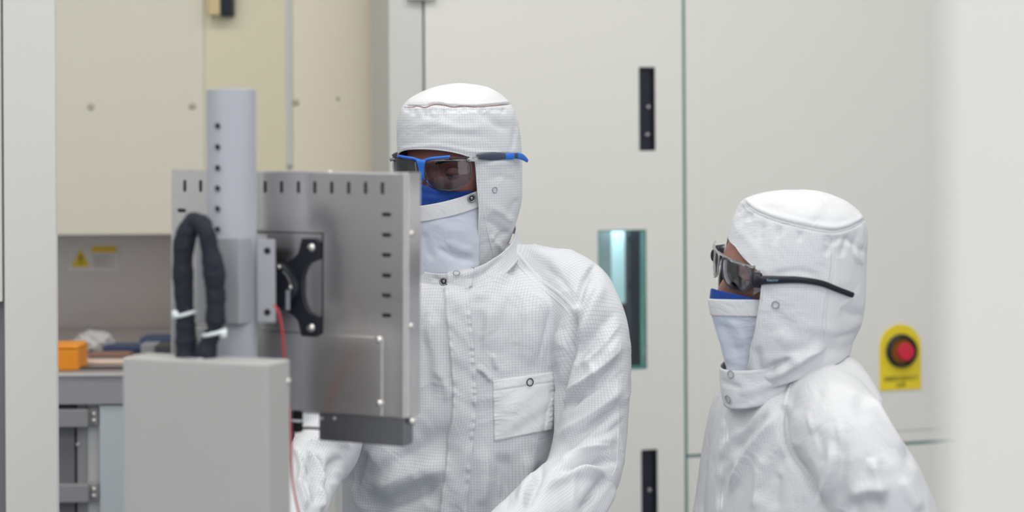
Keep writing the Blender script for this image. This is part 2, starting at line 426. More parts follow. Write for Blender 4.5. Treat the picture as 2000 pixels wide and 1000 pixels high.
# ================================================================== RIGHT-HAND CABINET (white equipment enclosure)
WY = math.radians(16)
wx = np.array([math.cos(WY), math.sin(WY), 0.0]); wn = np.array([-math.sin(WY), math.cos(WY), 0.0])   # wn points away from the camera
WO = np.array([0.0, 4.4, 0.0])
def W(px, py):
    q = ray_plane(px, py, WO, wn) - WO
    return float(q @ wx), float(q[2])
def wrect(bm, px0, px1, py0, py1, y0, y1):
    """axis-aligned rectangle on the cabinet face, depth y0..y1 behind the face"""
    u0 = W(px0, (py0 + py1) / 2)[0]; u1 = W(px1, (py0 + py1) / 2)[0]
    z1 = W((px0 + px1) / 2, py0)[1]; z0 = W((px0 + px1) / 2, py1)[1]
    box_pts(bm, WO, wx, wn, AZ, u0, u1, y0, y1, z0, z1)
def cabinet():
    t = thing('equipment_cabinet', 'tall off-white equipment cabinet behind the two people, with black recessed handles and a narrow window', 'cabinet', (0.4, 4.6, 0))
    U = lambda px: W(px, 500)[0]
    Z = lambda py, px=1340: W(px, py)[1]
    top = 2.6
    u = {k: U(k) for k in (763, 829, 833, 1168, 1262, 1335, 1341, 2400)}
    zw1, zw0 = Z(449, 1215), Z(722, 1215)
    # side column
    bm = bmesh.new(); box_pts(bm, WO, wx, wn, AZ, u[763], u[829], 0.004, 0.20, 0.02, top); add_obj('side_panel', bm, M['white2'], t, bevel=0.002)
    # backing shell behind the gaps
    bm = bmesh.new()
    box_pts(bm, WO, wx, wn, AZ, u[829] , u[833], 0.02, 0.04, 0.02, top)
    box_pts(bm, WO, wx, wn, AZ, u[1335], u[1341], 0.004, 0.04, 0.02, top)
    add_obj('door_seal', bm, M['seal'], t)
    # door with window (built around the opening) and handle recesses
    bm = bmesh.new()
    hx = (U(1250), U(1281)); 
    def bx(u0, u1, z0, z1): box_pts(bm, WO, wx, wn, AZ, u0, u1, 0, 0.03, z0, z1)
    h1 = (Z(294, 1264), Z(131, 1264)); h2 = (Z(1040, 1268), Z(878, 1268))
    bx(u[833], u[1168], 0.02, top)
    # between window left edge and right edge of door
    bx(u[1168], u[1262], zw1, h1[0]) ; bx(u[1168], hx[0], h1[0], h1[1]); bx(u[1168], u[1262], h1[1], top)
    bx(u[1168], u[1262], h2[1], zw0); bx(u[1168], hx[0], h2[0], h2[1]); bx(u[1168], u[1262], 0.02, h2[0])
    bx(u[1262], u[1335], zw0 if False else h1[1], top); bx(hx[1], u[1335], h1[0], h1[1]); bx(u[1262], u[1335], h2[1], h1[0]); bx(hx[1], u[1335], h2[0], h2[1]); bx(u[1262], u[1335], 0.02, h2[0])
    door = add_obj('door', bm, M['white'], t)
    for (z0, z1), spots in ((h1, ((1270, 210), (1268, 264))), (h2, ((1272, 960),))):
        bm = bmesh.new()
        box_pts(bm, WO, wx, wn, AZ, hx[0], hx[1], 0.012, 0.03, z0, z1)
        for a, b_, c, d in ((hx[0], hx[0] + .003, z0, z1), (hx[1] - .003, hx[1], z0, z1), (hx[0], hx[1], z0, z0 + .003), (hx[0], hx[1], z1 - .003, z1)):
            box_pts(bm, WO, wx, wn, AZ, a, b_, -0.001, 0.012, c, d)
        h = add_obj('recessed_handle', bm, M['handle'], t)
        for sp_ in spots:
            uu, zz = W(*sp_); bm = bmesh.new(); dome(bm, WO + wx * uu + wn * 0.0115 + AZ * zz, -wn, 0.008, 0.006); add_obj('lock_button', bm, M['ringmetal'], h, smooth=True)
    # window: reveal frame, pane
    bm = bmesh.new()
    for a, b_, c, d in ((u[1168], u[1168] + .003, zw0, zw1), (u[1262] - .004, u[1262], zw0, zw1), (u[1168], u[1262], zw0, zw0 + .004), (u[1168], u[1262], zw1 - .003, zw1)):
        box_pts(bm, WO, wx, wn, AZ, a, b_, -0.001, 0.03, c, d)
    add_obj('window_frame', bm, M['seal'], door)
    bm = bmesh.new(); box_pts(bm, WO, wx, wn, AZ, u[1168] + .003, u[1262] - .004, 0.006, 0.010, zw0 + .004, zw1 - .003); add_obj('window_pane', bm, M['pane'], door)
    # interior seen through the window
    bm = bmesh.new()
    def ib(px0, px1, py0, py1, y0, y1, b=bm):
        k = 1 + y0 / 4.47; u0, u1 = W(1000 + (px0 - 1000) * k, 600)[0], W(1000 + (px1 - 1000) * k, 600)[0]; z1 = W(1215, HOR + (py0 - HOR) * k)[1]; z0 = W(1215, HOR + (py1 - HOR) * k)[1]
        box_pts(b, WO, wx, wn, AZ, u0, u1, y0, y1, z0, z1)
    ib(1100, 1216, 380, 800, 0.10, 0.12); add_obj('interior_panel', bm, M['int_grey'], t)
    bm = bmesh.new(); ib(1214, 1256, 380, 593, 0.13, 0.15, bm); add_obj('interior_blue_panel', bm, M['int_blue'], t)  # pale blue panel, its glow added to brighten the interior
    bm = bmesh.new(); ib(1249, 1300, 380, 800, 0.08, 0.12, bm); ib(1244, 1252, 462, 474, 0.08, .1, bm); ib(1244, 1252, 552, 566, 0.08, .1, bm); add_obj('interior_post', bm, M['int_dark'], t)
    bm = bmesh.new(); ib(1190, 1300, 593, 800, 0.125, 0.15, bm); add_obj('interior_housing', bm, M['int_brown'], t)
    uu, z0 = W(1243, 775); z1 = W(1243, 665)[1]
    c = WO + wx * uu + wn * 0.105
    bm = bmesh.new(); cyl(bm, c + AZ * z0, c + AZ * z1, 0.019); cyl(bm, c + AZ * z1, c + AZ * (z1 + .015), 0.019, 0.009); add_obj('interior_cylinder', bm, M['int_metal'], t, smooth=True)
    # interior shell and added fill lights
    bm = bmesh.new(); box_pts(bm, WO, wx, wn, AZ, u[833], u[1335], 0.28, 0.30, 0.05, top); add_obj('rear_panel', bm, M['int_grey'], t)
    l = bpy.data.lights.new('interior_fill', 'AREA'); l.energy = 0.9; l.size = 0.05; l.color = (0.85, 0.97, 1)  # added fill light, brightens what shows through the window
    o = bpy.data.objects.new('interior_fill', l); COL.objects.link(o)
    pl_ = WO + wx * W(1240, 560)[0] + wn * 0.10 + AZ * (zw1 + 0.09)
    tg = WO + wx * W(1225, 560)[0] + wn * 0.13 + AZ * (zw0 + 0.08)
    o.parent = t; o.matrix_parent_inverse = Matrix.Translation(-t.location)
    o.location = pl_; o.rotation_euler = Vector(tg - pl_).to_track_quat('-Z', 'Y').to_euler()
    l2 = bpy.data.lights.new('interior_fill', 'POINT'); l2.energy = 1.2; l2.shadow_soft_size = 0.02; l2.color = (1, .95, .9)  # second added fill, for the dark lower part of the interior
    o2 = bpy.data.objects.new('interior_fill', l2); COL.objects.link(o2); o2.parent = t; o2.matrix_parent_inverse = Matrix.Translation(-t.location)
    o2.location = WO + wx * W(1120, 640)[0] + wn * 0.055 + AZ * W(1215, 650)[1]
    # right-hand doors
    zs = W(1500, 882)[1]
    bm = bmesh.new(); box_pts(bm, WO, wx, wn, AZ, u[1341], u[2400], 0, 0.03, zs + 0.004, top)
    d2 = add_obj('door', bm, M['white'], t)
    bm = bmesh.new(); box_pts(bm, WO, wx, wn, AZ, U(1372), u[2400], -0.0025, 0.0, W(1500, 856)[1], top - 0.05)
    add_obj('raised_panel', bm, M['white'], d2, bevel=0.002)
    bm = bmesh.new(); box_pts(bm, WO, wx, wn, AZ, u[1341], u[2400], 0, 0.03, 0.02, zs - 0.004); add_obj('lower_door', bm, M['white'], t)
    bm = bmesh.new(); box_pts(bm, WO, wx, wn, AZ, u[1341], u[2400], 0.004, 0.03, zs - .004, zs + .004); add_obj('door_seal', bm, M['seal'], t)
    # body top / plinth so the doors have something to hang on
    bm = bmesh.new(); box_pts(bm, WO, wx, wn, AZ, u[829], u[2400], 0.03, 0.30, 0, 0.02); add_obj('plinth', bm, M['white2'], t)
    bm = bmesh.new(); box_pts(bm, WO, wx, wn, AZ, u[829], u[2400], 0.0, 0.30, top, top + .03); add_obj('top_panel', bm, M['white2'], t)
    # dark bracket at the very top of the picture
    bm = bmesh.new(); wrect(bm, 795, 850, -24, 1, -0.015, 0.0); add_obj('top_bracket', bm, M['bolt'], t, bevel=0.002)
    # emergency button sign
    s = thing('emergency_button_sign', 'yellow arched emergency button plate with a red push button on the right-hand door', 'sign', WO + wx * W(1757, 700)[0] + AZ * W(1757, 760)[1])
    uc, zc = W(1757, 685); R = (W(1797, 685)[0] - W(1717, 685)[0]) / 2; zb = W(1757, 761)[1]; zt = W(1757, 633)[1]
    pts = [(uc - R, zb), (uc + R, zb)] + [(uc + R * math.cos(a), zt - R + R * math.sin(a)) for a in np.linspace(0, math.pi, 24)]
    bm = bmesh.new(); prism(bm, pts, WO, wx, wn, AZ, -0.006, -0.0026); add_obj('yellow_plate', bm, M['sign_yellow'], s)
    c = WO + wx * uc + AZ * (zc + .001)
    bm = bmesh.new(); torus(bm, c - wn * 0.010, -wn, 0.0375, 0.0055, a=wx); torus(bm, c - wn * 0.020, -wn, 0.0365, 0.0045, a=wx); g = add_obj('guard_ring', bm, M['em_black'], s, smooth=True)
    bm = bmesh.new(); cyl(bm, c - wn * 0.006, c - wn * 0.012, 0.035); add_obj('amber_base', bm, M['em_brown'], s)
    bm = bmesh.new(); cyl(bm, c - wn * 0.010, c - wn * 0.030, 0.014); cyl(bm, c - wn * 0.030, c - wn * 0.040, 0.023, 0.021); add_obj('push_button', bm, M['em_red'], s, bevel=0.002)
    text_obj('sign_text', 'EMERGENCY', 0.0165, WO + wx * uc - wn * 0.0064 + AZ * W(1757, 739)[1], wx, AZ, M['sign_text'], s, bold=True)
    text_obj('sign_text', 'OFF', 0.0165, WO + wx * uc - wn * 0.0064 + AZ * W(1757, 752)[1], wx, AZ, M['sign_text'], s, bold=True)
cabinet()

# ================================================================== LEFT-HAND MACHINE
def machine():
    Y = 4.6
    X = lambda px, Y=Y: P(px, 400, Y)[0]
    Z = lambda py, Y=Y, px=300: P(px, py, Y)[2]
    t = thing('process_machine', 'cream upper enclosure of a process machine behind the monitor, with bolts and a beige-black latch', 'machine', (-0.8, 4.8, 0))
    zb = Z(458); top = 2.6
    for a, b_, mt, dy in ((-260, 400, 'cream2', 0), (400.3, 561, 'cream', 0.003), (571, 762, 'cream3', 0.006)):
        bm = bmesh.new(); wbox(bm, X(a), X(b_), Y + dy, Y + 0.5, zb, top); add_obj('enclosure_panel', bm, M[mt], t, bevel=0.002)
    bm = bmesh.new(); wbox(bm, X(561), X(571), Y + 0.0, Y + .04, Z(325), top); wbox(bm, X(561), X(571), Y + 0.01, Y + .04, zb, Z(325)); add_obj('vertical_strip', bm, M['strip'], t)
    for p in ((178, 208), (376, 207), (578, 200), (748, 188), (660, 193)):
        c = P(p[0], p[1], Y + (0.006 if p[0] > 560 else 0)); bm = bmesh.new(); dome(bm, c, -AY, 0.009 if p[0] != 660 else .005, 0.005); add_obj('bolt', bm, M['bolt'], t, smooth=True)
    bm = bmesh.new(); wbox(bm, X(412), X(436), Y - .035, Y + .012, Z(32), Z(-70)); lb = add_obj('latch', bm, M['beigep'], t, bevel=0.004)
    bm = bmesh.new(); wbox(bm, X(436), X(461), Y - .03, Y + .012, Z(34), Z(-70)); add_obj('latch_lever', bm, M['handle'], lb, bevel=0.004)
    # steel backsplash and legs down to the floor
    Yb = 4.82
    bm = bmesh.new(); wbox(bm, P(-260, 500, Yb)[0], P(764, 500, Yb)[0], Yb, Yb + 0.03, P(300, 652, Yb)[2], zb + .1); add_obj('steel_backsplash', bm, M['bsteel'], t)
    bm = bmesh.new(); wbox(bm, X(-260), X(762), Yb + .03, Yb + .3, 0, P(300, 652, Yb)[2] + .3); add_obj('machine_base', bm, M['bench'], t)
    bm = bmesh.new(); wbox(bm, P(596, 900, 4.3)[0], P(654, 900, 4.3)[0], 4.3, 4.34, 0, 1.08); add_obj('side_post', bm, M['white'], t, bevel=.002)
    bm = bmesh.new(); wbox(bm, P(654, 900, 4.3)[0], P(700, 900, 4.3)[0], 4.31, 4.35, 0, 1.08); add_obj('side_post', bm, M['strip'], t, bevel=.002)
    # warning label
    w = thing('warning_label', 'white warning label with yellow triangle on the steel backsplash at left', 'label', P(183, 503, Yb - .002))
    XL = lambda px: P(px, 503, Yb)[0]; ZL = lambda py: P(183, py, Yb)[2]
    bm = bmesh.new(); wbox(bm, XL(133), XL(233), Yb - .002, Yb, ZL(529), ZL(478)); add_obj('label_plate', bm, M['lab_white'], w)
    bm = bmesh.new(); wbox(bm, XL(180), XL(229), Yb - .003, Yb - .0015, ZL(493), ZL(481)); add_obj('yellow_header', bm, M['lab_yellow'], w)
    bm = bmesh.new(); prism(bm, [(XL(140), ZL(521)), (XL(176), ZL(521)), (XL(158), ZL(485))], (0, 0, 0), AX, AY, AZ, Yb - .003, Yb - .0015); tr = add_obj('warning_triangle', bm, M['lab_yellow'], w)
    bm = bmesh.new(); prism(bm, [(XL(155.5), ZL(499)), (XL(160.5), ZL(499)), (XL(159), ZL(512)), (XL(157), ZL(512))], (0, 0, 0), AX, AY, AZ, Yb - .004, Yb - .0025); cyl(bm, (XL(158), Yb - .004, ZL(516)), (XL(158), Yb - .0025, ZL(516)), .0025); add_obj('exclamation_mark', bm, M['lab_black'], tr)
    bm = bmesh.new()
    for k, py in enumerate((499, 504, 509, 514, 519)): wbox(bm, XL(182), XL(225 - (k % 2) * 10), Yb - .003, Yb - .0015, ZL(py + 1.6), ZL(py))
    add_obj('printed_lines', bm, M['lab_grey'], w)
    # bench
    Yf = 3.9
    zt = P(180, 728, Yf)[2]
    b = thing('workbench', 'grey metal workbench with frame and bracket hinges at left, in front of the steel backsplash', 'bench', (-1.0, 4.2, 0))
    xl, xr = P(-120, 730, Yf)[0], P(560, 730, Yf)[0]
    bm = bmesh.new(); wbox(bm, xl, xr, Yf + .0305, Yb - .005, zt - .004 - .02, zt - .004); wbox(bm, xl, xr, Yf, Yf + .0305, zt - .0055, zt - .004); add_obj('worktop', bm, M['benchtop'], b, bevel=.002)
    bm = bmesh.new(); wbox(bm, xl, xr, Yf - .004, Yf, P(180, 734, Yf)[2], zt); add_obj('edge_strip', bm, M['lab_white'], b)
    XB = lambda px: P(px, 850, Yf)[0]; ZB = lambda py: P(150, py, Yf)[2]
    bm = bmesh.new(); wbox(bm, xl, xr, Yf, Yf + .03, ZB(790), ZB(734)); add_obj('apron', bm, M['bench'], b, bevel=.001)
    bm = bmesh.new(); wbox(bm, xl, XB(141), Yf + .02, Yf + .04, 0.1, ZB(798)); add_obj('lower_panel', bm, M['darkpanel'], b)
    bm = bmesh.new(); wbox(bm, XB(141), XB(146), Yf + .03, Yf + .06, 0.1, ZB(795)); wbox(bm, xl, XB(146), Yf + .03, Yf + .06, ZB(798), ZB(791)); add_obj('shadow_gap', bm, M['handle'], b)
    bm = bmesh.new(); wbox(bm, XB(146), XB(165), Yf + .02, Yf + .06, 0, ZB(790)); add_obj('leg', bm, M['frame'], b, bevel=.001)
    bm = bmesh.new(); wbox(bm, XB(165), XB(193), Yf + .025, Yf + .06, 0, ZB(790)); add_obj('leg', bm, M['strip'], b, bevel=.001)
    bm = bmesh.new(); wbox(bm, XB(193), XB(262), Yf + .005, Yf + .06, 0, ZB(793)); add_obj('side_panel', bm, M['wpanel'], b, bevel=.002)
    bm = bmesh.new(); wbox(bm, XB(540), XB(560), Yf + .005, Yf + .06, 0, ZB(790)); add_obj('leg', bm, M['frame'], b)
    for y0, y1 in ((800, 834), (947, 981)):
        bm = bmesh.new(); wbox(bm, xl, XB(172), Yf - .005, Yf + .02, ZB(y1), ZB(y0)); br = add_obj('bracket', bm, M['frame'], b, bevel=.002)
        bm = bmesh.new(); wbox(bm, XB(172), XB(190), Yf + .008, Yf + .02, ZB(y1 - 2), ZB(y0)); add_obj('bracket_tab', bm, M['frame'], br, bevel=.002)
        for k in (9, 22):
            c = P(183, y0 + k, Yf + .008); bm = bmesh.new(); dome(bm, c, -AY, .0055, .005); add_obj('bolt', bm, M['screw'], br, smooth=True)
    bm = bmesh.new(); dome(bm, P(152, 868, Yf + .02), -AY, .005, .004); add_obj('bolt', bm, M['screw'], b, smooth=True)
    # clutter
    zt -= .004
    def on(px, py):   # point on worktop
        return ray_plane(px, py, (0, 0, zt), AZ)
    def slab(name, px0, px1, py, h, depth, mt, lab, cat, bev=.003):
        a = on(px0, py); c = on(px1, py); bm = bmesh.new(); wbox(bm, a[0], c[0], a[1], a[1] + depth, zt, zt + h)
        return tag(add_obj(name, bm, M[mt], bevel=bev), lab, cat)
    a = on(60, 724); c = on(152, 724); hh = 49 / 3600 * a[1]
    bt = thing('orange_box', 'bright orange plastic box standing on the workbench beside the left pillar', 'box', ((a[0] + c[0]) / 2, a[1] + .04, zt))
    bm = bmesh.new(); wbox(bm, a[0], c[0], a[1], a[1] + .09, zt, zt + hh * .82); add_obj('body', bm, M['orange'], bt, bevel=.003)
    bm = bmesh.new(); wbox(bm, a[0] - .001, c[0] + .001, a[1] - .001, a[1] + .091, zt + hh * .82, zt + hh); add_obj('lid', bm, M['orange'], bt, bevel=.006)
    slab('pale_board', 150, 262, 712, .006, .05, 'peach', 'pale peach board lying near the front edge of the workbench', 'board')
    slab('dark_tray', 150, 262, 722, .003, .03, 'darkstuff', 'thin dark grey tray lying along the front edge of the workbench', 'tray')
    slab('brown_folder', 172, 250, 698, .008, .05, 'brown', 'brown folder lying on the workbench behind the pale board', 'folder')
    slab('navy_case', 200, 278, 690, .018, .06, 'navy', 'flat navy blue case lying on the workbench', 'case', .005)
    slab('grey_box', 274, 306, 694, .026, .05, 'lab_grey', 'small grey box on the workbench beside the monitor edge', 'box')
    slab('dark_tool_case', 302, 345, 696, .026, .06, 'darkstuff', 'dark tool case on the workbench partly behind the monitor', 'case', .004)
    slab('dark_cloth', 272, 345, 676, .02, .08, 'navy', 'folded dark cloth at the back of the workbench', 'cloth', .006)
    # crumpled clear bag
    c = on(176, 690); bm = bmesh.new(); bmesh.ops.create_icosphere(bm, subdivisions=4, radius=1)
    for v in bm.verts:
        n = Vector(v.co); s = 1 + .16 * math.sin(7 * n.x + 3 * n.y) * math.sin(6 * n.z + 2 * n.x) + random.uniform(-.03, .03)
        v.co = Vector((c[0] + n.x * .045 * s, c[1] + .04 + n.y * .04 * s, zt + .022 + max(-.021, n.z * .026 * s)))
    tag(add_obj('plastic_bag', bm, M['clearbag'], smooth=True), 'crumpled clear plastic bag behind the orange box on the workbench', 'bag')
machine()

# ================================================================== MONITOR, POLE, BOX
MYAW = math.radians(22); MROLL = math.radians(0.6)
x0 = np.array([math.cos(MYAW), -math.sin(MYAW), 0.0])
mx = x0 * math.cos(MROLL) - AZ * math.sin(MROLL); mz = x0 * math.sin(MROLL) + AZ * math.cos(MROLL); my = np.cross(mz, mx)
MO = P(575, 560, 2.31)
def Mq(px, py):
    q = ray_plane(px, py, MO, my) - MO
    return float(q @ mx), float(q @ mz)
def mpt(u, y, z): return MO + mx * u + my * y + mz * z
def monitor():
    t = thing('industrial_monitor', 'stainless steel industrial monitor seen from behind, with black vent slots, facing the taller person', 'monitor', mpt(0, .02, -.25))
    u0, ztp = Mq(334, 331); u1 = Mq(791, 560)[0]; zbt = Mq(680, 810)[1]
    bm = bmesh.new(); box_pts(bm, MO, mx, my, mz, u0, u1, 0, 0.036, zbt, ztp)
    add_obj('rear_housing', bm, M['steel'], t, bevel=.0015)
    # right flange band that steps out
    bm = bmesh.new(); box_pts(bm, MO, mx, my, mz, u1, u1 + .0025, 0.004, 0.040, zbt, ztp + .0005); sf = add_obj('side_cover', bm, M['steel'], t, bevel=.0008)
    for p in ((797, 458), (797, 640)):
        c = mpt(u1 + .0025, .014, Mq(*p)[1]); bm = bmesh.new(); dome(bm, c, mx, .0045, .003); add_obj('screw', bm, M['screw'], sf, smooth=True)
    # screen on the far side
    bm = bmesh.new(); box_pts(bm, MO, mx, my, mz, u0 + .01, u1 - .01, 0.036, 0.040, zbt + .06, ztp - .01); add_obj('screen', bm, M['slot'], t)
    # vent slots: shallow dark inlays with a rim
    def slot(px, py, w, h):
        u, z = Mq(px, py); bm = bmesh.new(); r = min(w, h) / 2; L = max(w, h) / 2 - r; pts = []
        for s, a0 in ((1, -90), (-1, 90)):
            for a in range(0, 181, 30):
                an = math.radians(a0 + a); p = (s * L + r * math.cos(an), r * math.sin(an)); pts.append(p)
        if h > w: pts = [(-p[1], p[0]) for p in pts]
        prism(bm, [(u + p[0], z + p[1]) for p in pts], MO, mx, my, mz, -0.0004, 0.003); add_obj('vent_slot', bm, M['slot'], t)
    for px in (361, 392, 425, 458, 490, 518, 550, 583, 615, 648, 681, 714, 747): slot(px, 363 + (px - 361) * .012, .0040, .0155)
    for py in (419, 459, 498, 538, 577, 616): slot(755, py, .0125, .0048); 
    for py in (411, 452, 492, 532, 572, 612): slot(355, py, .0125, .0048)
    # recessed mounting plate: groove lines + plate
    ua, za = Mq(505, 451); ub, zb_ = Mq(631, 651)
    ua = -(ub) - .02
    bm = bmesh.new()
    box_pts(bm, MO, mx, my, mz, ua, ub, -.0006, .002, za - .0015, za); box_pts(bm, MO, mx, my, mz, ub - .0018, ub, -.0006, .002, zb_, za); box_pts(bm, MO, mx, my, mz, ua, ub, -.0005, .002, zb_ - .0007, zb_)
    add_obj('plate_outline', bm, M['slot'], t)
    # lower cover plate
    uc0 = u0 + .004; uc1, zc1 = Mq(747, 659)
    bm = bmesh.new(); box_pts(bm, MO, mx, my, mz, uc0, uc1, -.0014, .0, zbt + .001, zc1); cp = add_obj('lower_cover_plate', bm, M['steel'], t, bevel=.0004)
    for p in ((741, 664), (742, 788)):
        u, z = Mq(*p); bm = bmesh.new(); dome(bm, mpt(u, -.001, z), -my, .0047, .0035); add_obj('screw', bm, M['screw'], t, smooth=True)
    # vertical fold near right edge
    uf = Mq(779, 560)[0]
    bm = bmesh.new(); box_pts(bm, MO, mx, my, mz, uf, u1, -.0016, 0, zbt, ztp); add_obj('edge_fold', bm, M['steel'], t, bevel=.0008)
    bm = bmesh.new(); dome(bm, mpt(Mq(640, 336)[0], .006, ztp - .001), mz, .004, .003); add_obj('top_screw', bm, M['screw'], t, smooth=True)
    # tray under the monitor
    ut0, _ = Mq(620, 840); ut1, zt1 = Mq(787, 838); zz1 = Mq(700, 816)[1] ; zz0 = Mq(700, 867)[1]
    bm = bmesh.new(); box_pts(bm, MO, mx, my, mz, ut0, ut1, 0.004, 0.030, zz0, zbt); add_obj('lower_tray', bm, M['steel2'], t, bevel=.001)
    for p in (612 + 0, 637): 
        u, z = Mq(p, 817); bm = bmesh.new(); dome(bm, mpt(u + .01, .003, z), -my, .0022, .002); add_obj('screw', bm, M['screw'], t, smooth=True)
    u, z = Mq(795, 826); bm = bmesh.new(); cyl(bm, mpt(ut1 - .002, .012, z), mpt(ut1 + .011, .012, z), .0028); cyl(bm, mpt(ut1 + .004, .012, z - .0), mpt(ut1 + .009, .012, z), .0045); add_obj('latch_pin', bm, M['screw'], t, smooth=True)
    # small bracket at lower left, with a dark clip
    bm = bmesh.new(); ua, za = Mq(572, 806); ub = Mq(619, 806)[0]
    box_pts(bm, MO, mx, my, mz, ua, ub, .008, .012, zbt - .0035, zbt); add_obj('lower_bracket', bm, M['steel'], t)
    bm = bmesh.new(); ua, za = Mq(571, 803); ub, zb2 = Mq(581, 846); box_pts(bm, MO, mx, my, mz, ua - .002, ub, .004, .014, zb2, zbt); add_obj('cable_clip', bm, M['slot'], t)
    bm = bmesh.new(); ua, za = Mq(572, 820); ub, zb2 = Mq(586, 825); box_pts(bm, MO, mx, my, mz, ua - .004, ub, .001, .006, zb2, za); add_obj('clip_tie', bm, M['tie'], t)
    bm = bmesh.new(); tube(bm, catmull([mpt(*(Mq(575, 838)[0], .008, Mq(575, 838)[1])), mpt(Mq(600, 838)[0], .008, Mq(600, 838)[1]), mpt(Mq(624, 840)[0], .01, Mq(624, 840)[1])]), .0016); add_obj('lead', bm, M['slot'], t, smooth=True)
monitor()

# pole stand
PY = 2.265
def stand():
    pc = P(454, 600, PY); px_, py_ = pc[0], pc[1]; r = 0.0303
    t = thing('monitor_pole_stand', 'light grey round pole with a row of small holes, carrying the steel monitor', 'stand', (px_, py_, 0))
    ztop = P(454, 174, PY)[2]
    bm = bmesh.new(); n = 48; prev = None
    for z, rr in ((0.02, r), (ztop - .002, r), (ztop, r - .002), (ztop, r - .006), (ztop - .004, r - .008), (ztop - .004, 0.0)):
        if rr == 0:
            v = bm.verts.new((px_, py_, z)); [bm.faces.new((prev[i], prev[(i + 1) % n], v)) for i in range(n)]; break
        ring = [bm.verts.new((px_ + rr * math.cos(2 * math.pi * i / n), py_ + rr * math.sin(2 * math.pi * i / n), z)) for i in range(n)]
        if prev: [bm.faces.new((prev[i], prev[(i + 1) % n], ring[(i + 1) % n], ring[i])) for i in range(n)]
        else: bm.faces.new(ring[::-1])
        prev = ring
    pole = add_obj('pole', bm, M['pole'], t, smooth=True); pole.modifiers.new('es', 'EDGE_SPLIT').split_angle = 0.9
    for py in (246, 287, 328, 368, 408, 448):
        a = P(432, py, PY)[0] - px_; yy = py_ - math.sqrt(r * r - a * a); nn = np.array([a, yy - py_, 0]) / r
        z = P(432, py, yy)[2]
        bm = bmesh.new(); c = np.array([px_ + a, yy, z]); cyl(bm, c - nn * .001, c + nn * .0003, .0032, n=16); add_obj('pole_hole', bm, M['slot'], pole)
        bm = bmesh.new(); torus(bm, c, nn, .0042, .0007, n=20, m=6); add_obj('hole_rim', bm, M['pole'], pole, smooth=True)
    # base
    bm = bmesh.new(); cyl(bm, (px_, py_, 0), (px_, py_, .02), .05, n=48); add_obj('base_plate', bm, M['pole'], t, bevel=.004)
    # collar: box-like clamp around the pole, and flange plate
    z1 = P(470, 464, PY - .03)[2]; z0 = P(470, 631, PY - .03)[2]
    yaw = MYAW; ux = x0; uy = np.array([math.sin(yaw), math.cos(yaw), 0.])
    C0 = np.array([px_, py_, 0])
    bm = bmesh.new(); pts = [(-.012 + .0335 * math.cos(a), .0335 * math.sin(a)) for a in np.linspace(math.radians(80), math.radians(280), 18)]
    pts += [(.030, -.0335), (.030, .0335)]
    A = [bm.verts.new(tuple(C0 + ux * p[0] + uy * p[1] + AZ * z0)) for p in pts]; B = [bm.verts.new(tuple(C0 + ux * p[0] + uy * p[1] + AZ * z1)) for p in pts]
    bm.faces.new(A); bm.faces.new(B[::-1]); [bm.faces.new((A[i], A[(i + 1) % len(A)], B[(i + 1) % len(A)], B[i])) for i in range(len(A))]
    col = add_obj('clamp_collar', bm, M['collar'], t, bevel=.001)
    # flange plate to the right of the pole, facing the camera
    q = P(521, 560, PY - .02); cc = q
    fx = np.array([math.cos(math.radians(10)), -math.sin(math.radians(10)), 0]); fy = np.array([math.sin(math.radians(10)), math.cos(math.radians(10)), 0])
    ul = (P(501, 560, PY - .02) - cc) @ fx; ur = (P(537, 560, PY - .02) - cc) @ fx
    zc1 = P(520, 468, PY - .02)[2] - cc[2]; zc0 = P(520, 630, PY - .02)[2] - cc[2]
    bm = bmesh.new(); box_pts(bm, cc, fx, fy, AZ, ul, ur, 0, .006, zc0, zc1); fl = add_obj('flange_plate', bm, M['collar'], t, bevel=.001)
    for p in ((522, 490), (522, 610)):
        c = ray_plane(p[0], p[1], cc, fy); bm = bmesh.new(); cyl(bm, c - fy * .0004, c + fy * .002, .0042, n=18); add_obj('bolt_hole', bm, M['slot'], fl)
    # black tilt bracket behind the flange and the X plate on the monitor
    v = thing('monitor_bracket', 'black four-armed mounting bracket between the pole and the steel monitor', 'bracket', mpt(0, 0, 0))
    ur_, zt_ = Mq(612, 483); _, zb_ = Mq(612, 640); cu = ur_ - .05; cz = (zt_ + zb_) / 2
    half = .05
    # X-plate outline: square plate with a round bite in every side
    pts = []; E = half + .011; c1 = .036
    for k in range(4):
        a0 = math.pi / 2 * k; dep = .024 if k % 2 == 0 else .032
        for q in np.linspace(-1, 1, 15):
            x_, y_ = E - dep * math.sqrt(max(0, 1 - q * q)) ** .8, q * c1
            pts.append((x_ * math.cos(a0) - y_ * math.sin(a0), x_ * math.sin(a0) + y_ * math.cos(a0)))
        for x_, y_ in ((E, E - .004), (E - .004, E)):
            pts.append((x_ * math.cos(a0) - y_ * math.sin(a0), x_ * math.sin(a0) + y_ * math.cos(a0)))
    bm = bmesh.new(); prism(bm, [(cu + p[0], cz + p[1]) for p in pts], MO, mx, my, mz, -.005, -.0016)
    xp = add_obj('mounting_plate', bm, M['bracket'], v, bevel=.0006)
    for sx in (-1, 1):
        for sz in (-1, 1):
            bm = bmesh.new(); dome(bm, mpt(cu + sx * half, -.005, cz + sz * half), -my, .0056, .004); add_obj('screw', bm, M['screw'], xp, smooth=True)
    hub = mpt(cu + .004, 0, cz)
    bm = bmesh.new(); cyl(bm, hub - my * .004, hub - my * .018, .030, .028, n=36); hb = add_obj('pivot_disc', bm, M['bracket'], v, bevel=.0015)
    bm = bmesh.new(); tube(bm, [hub - my * .0185 + mx * .024 * math.cos(a) + mz * .024 * math.sin(a) for a in np.linspace(-.2, 1.0, 12)], .0005); add_obj('disc_edge_line', bm, M['collar'], hb, smooth=True)
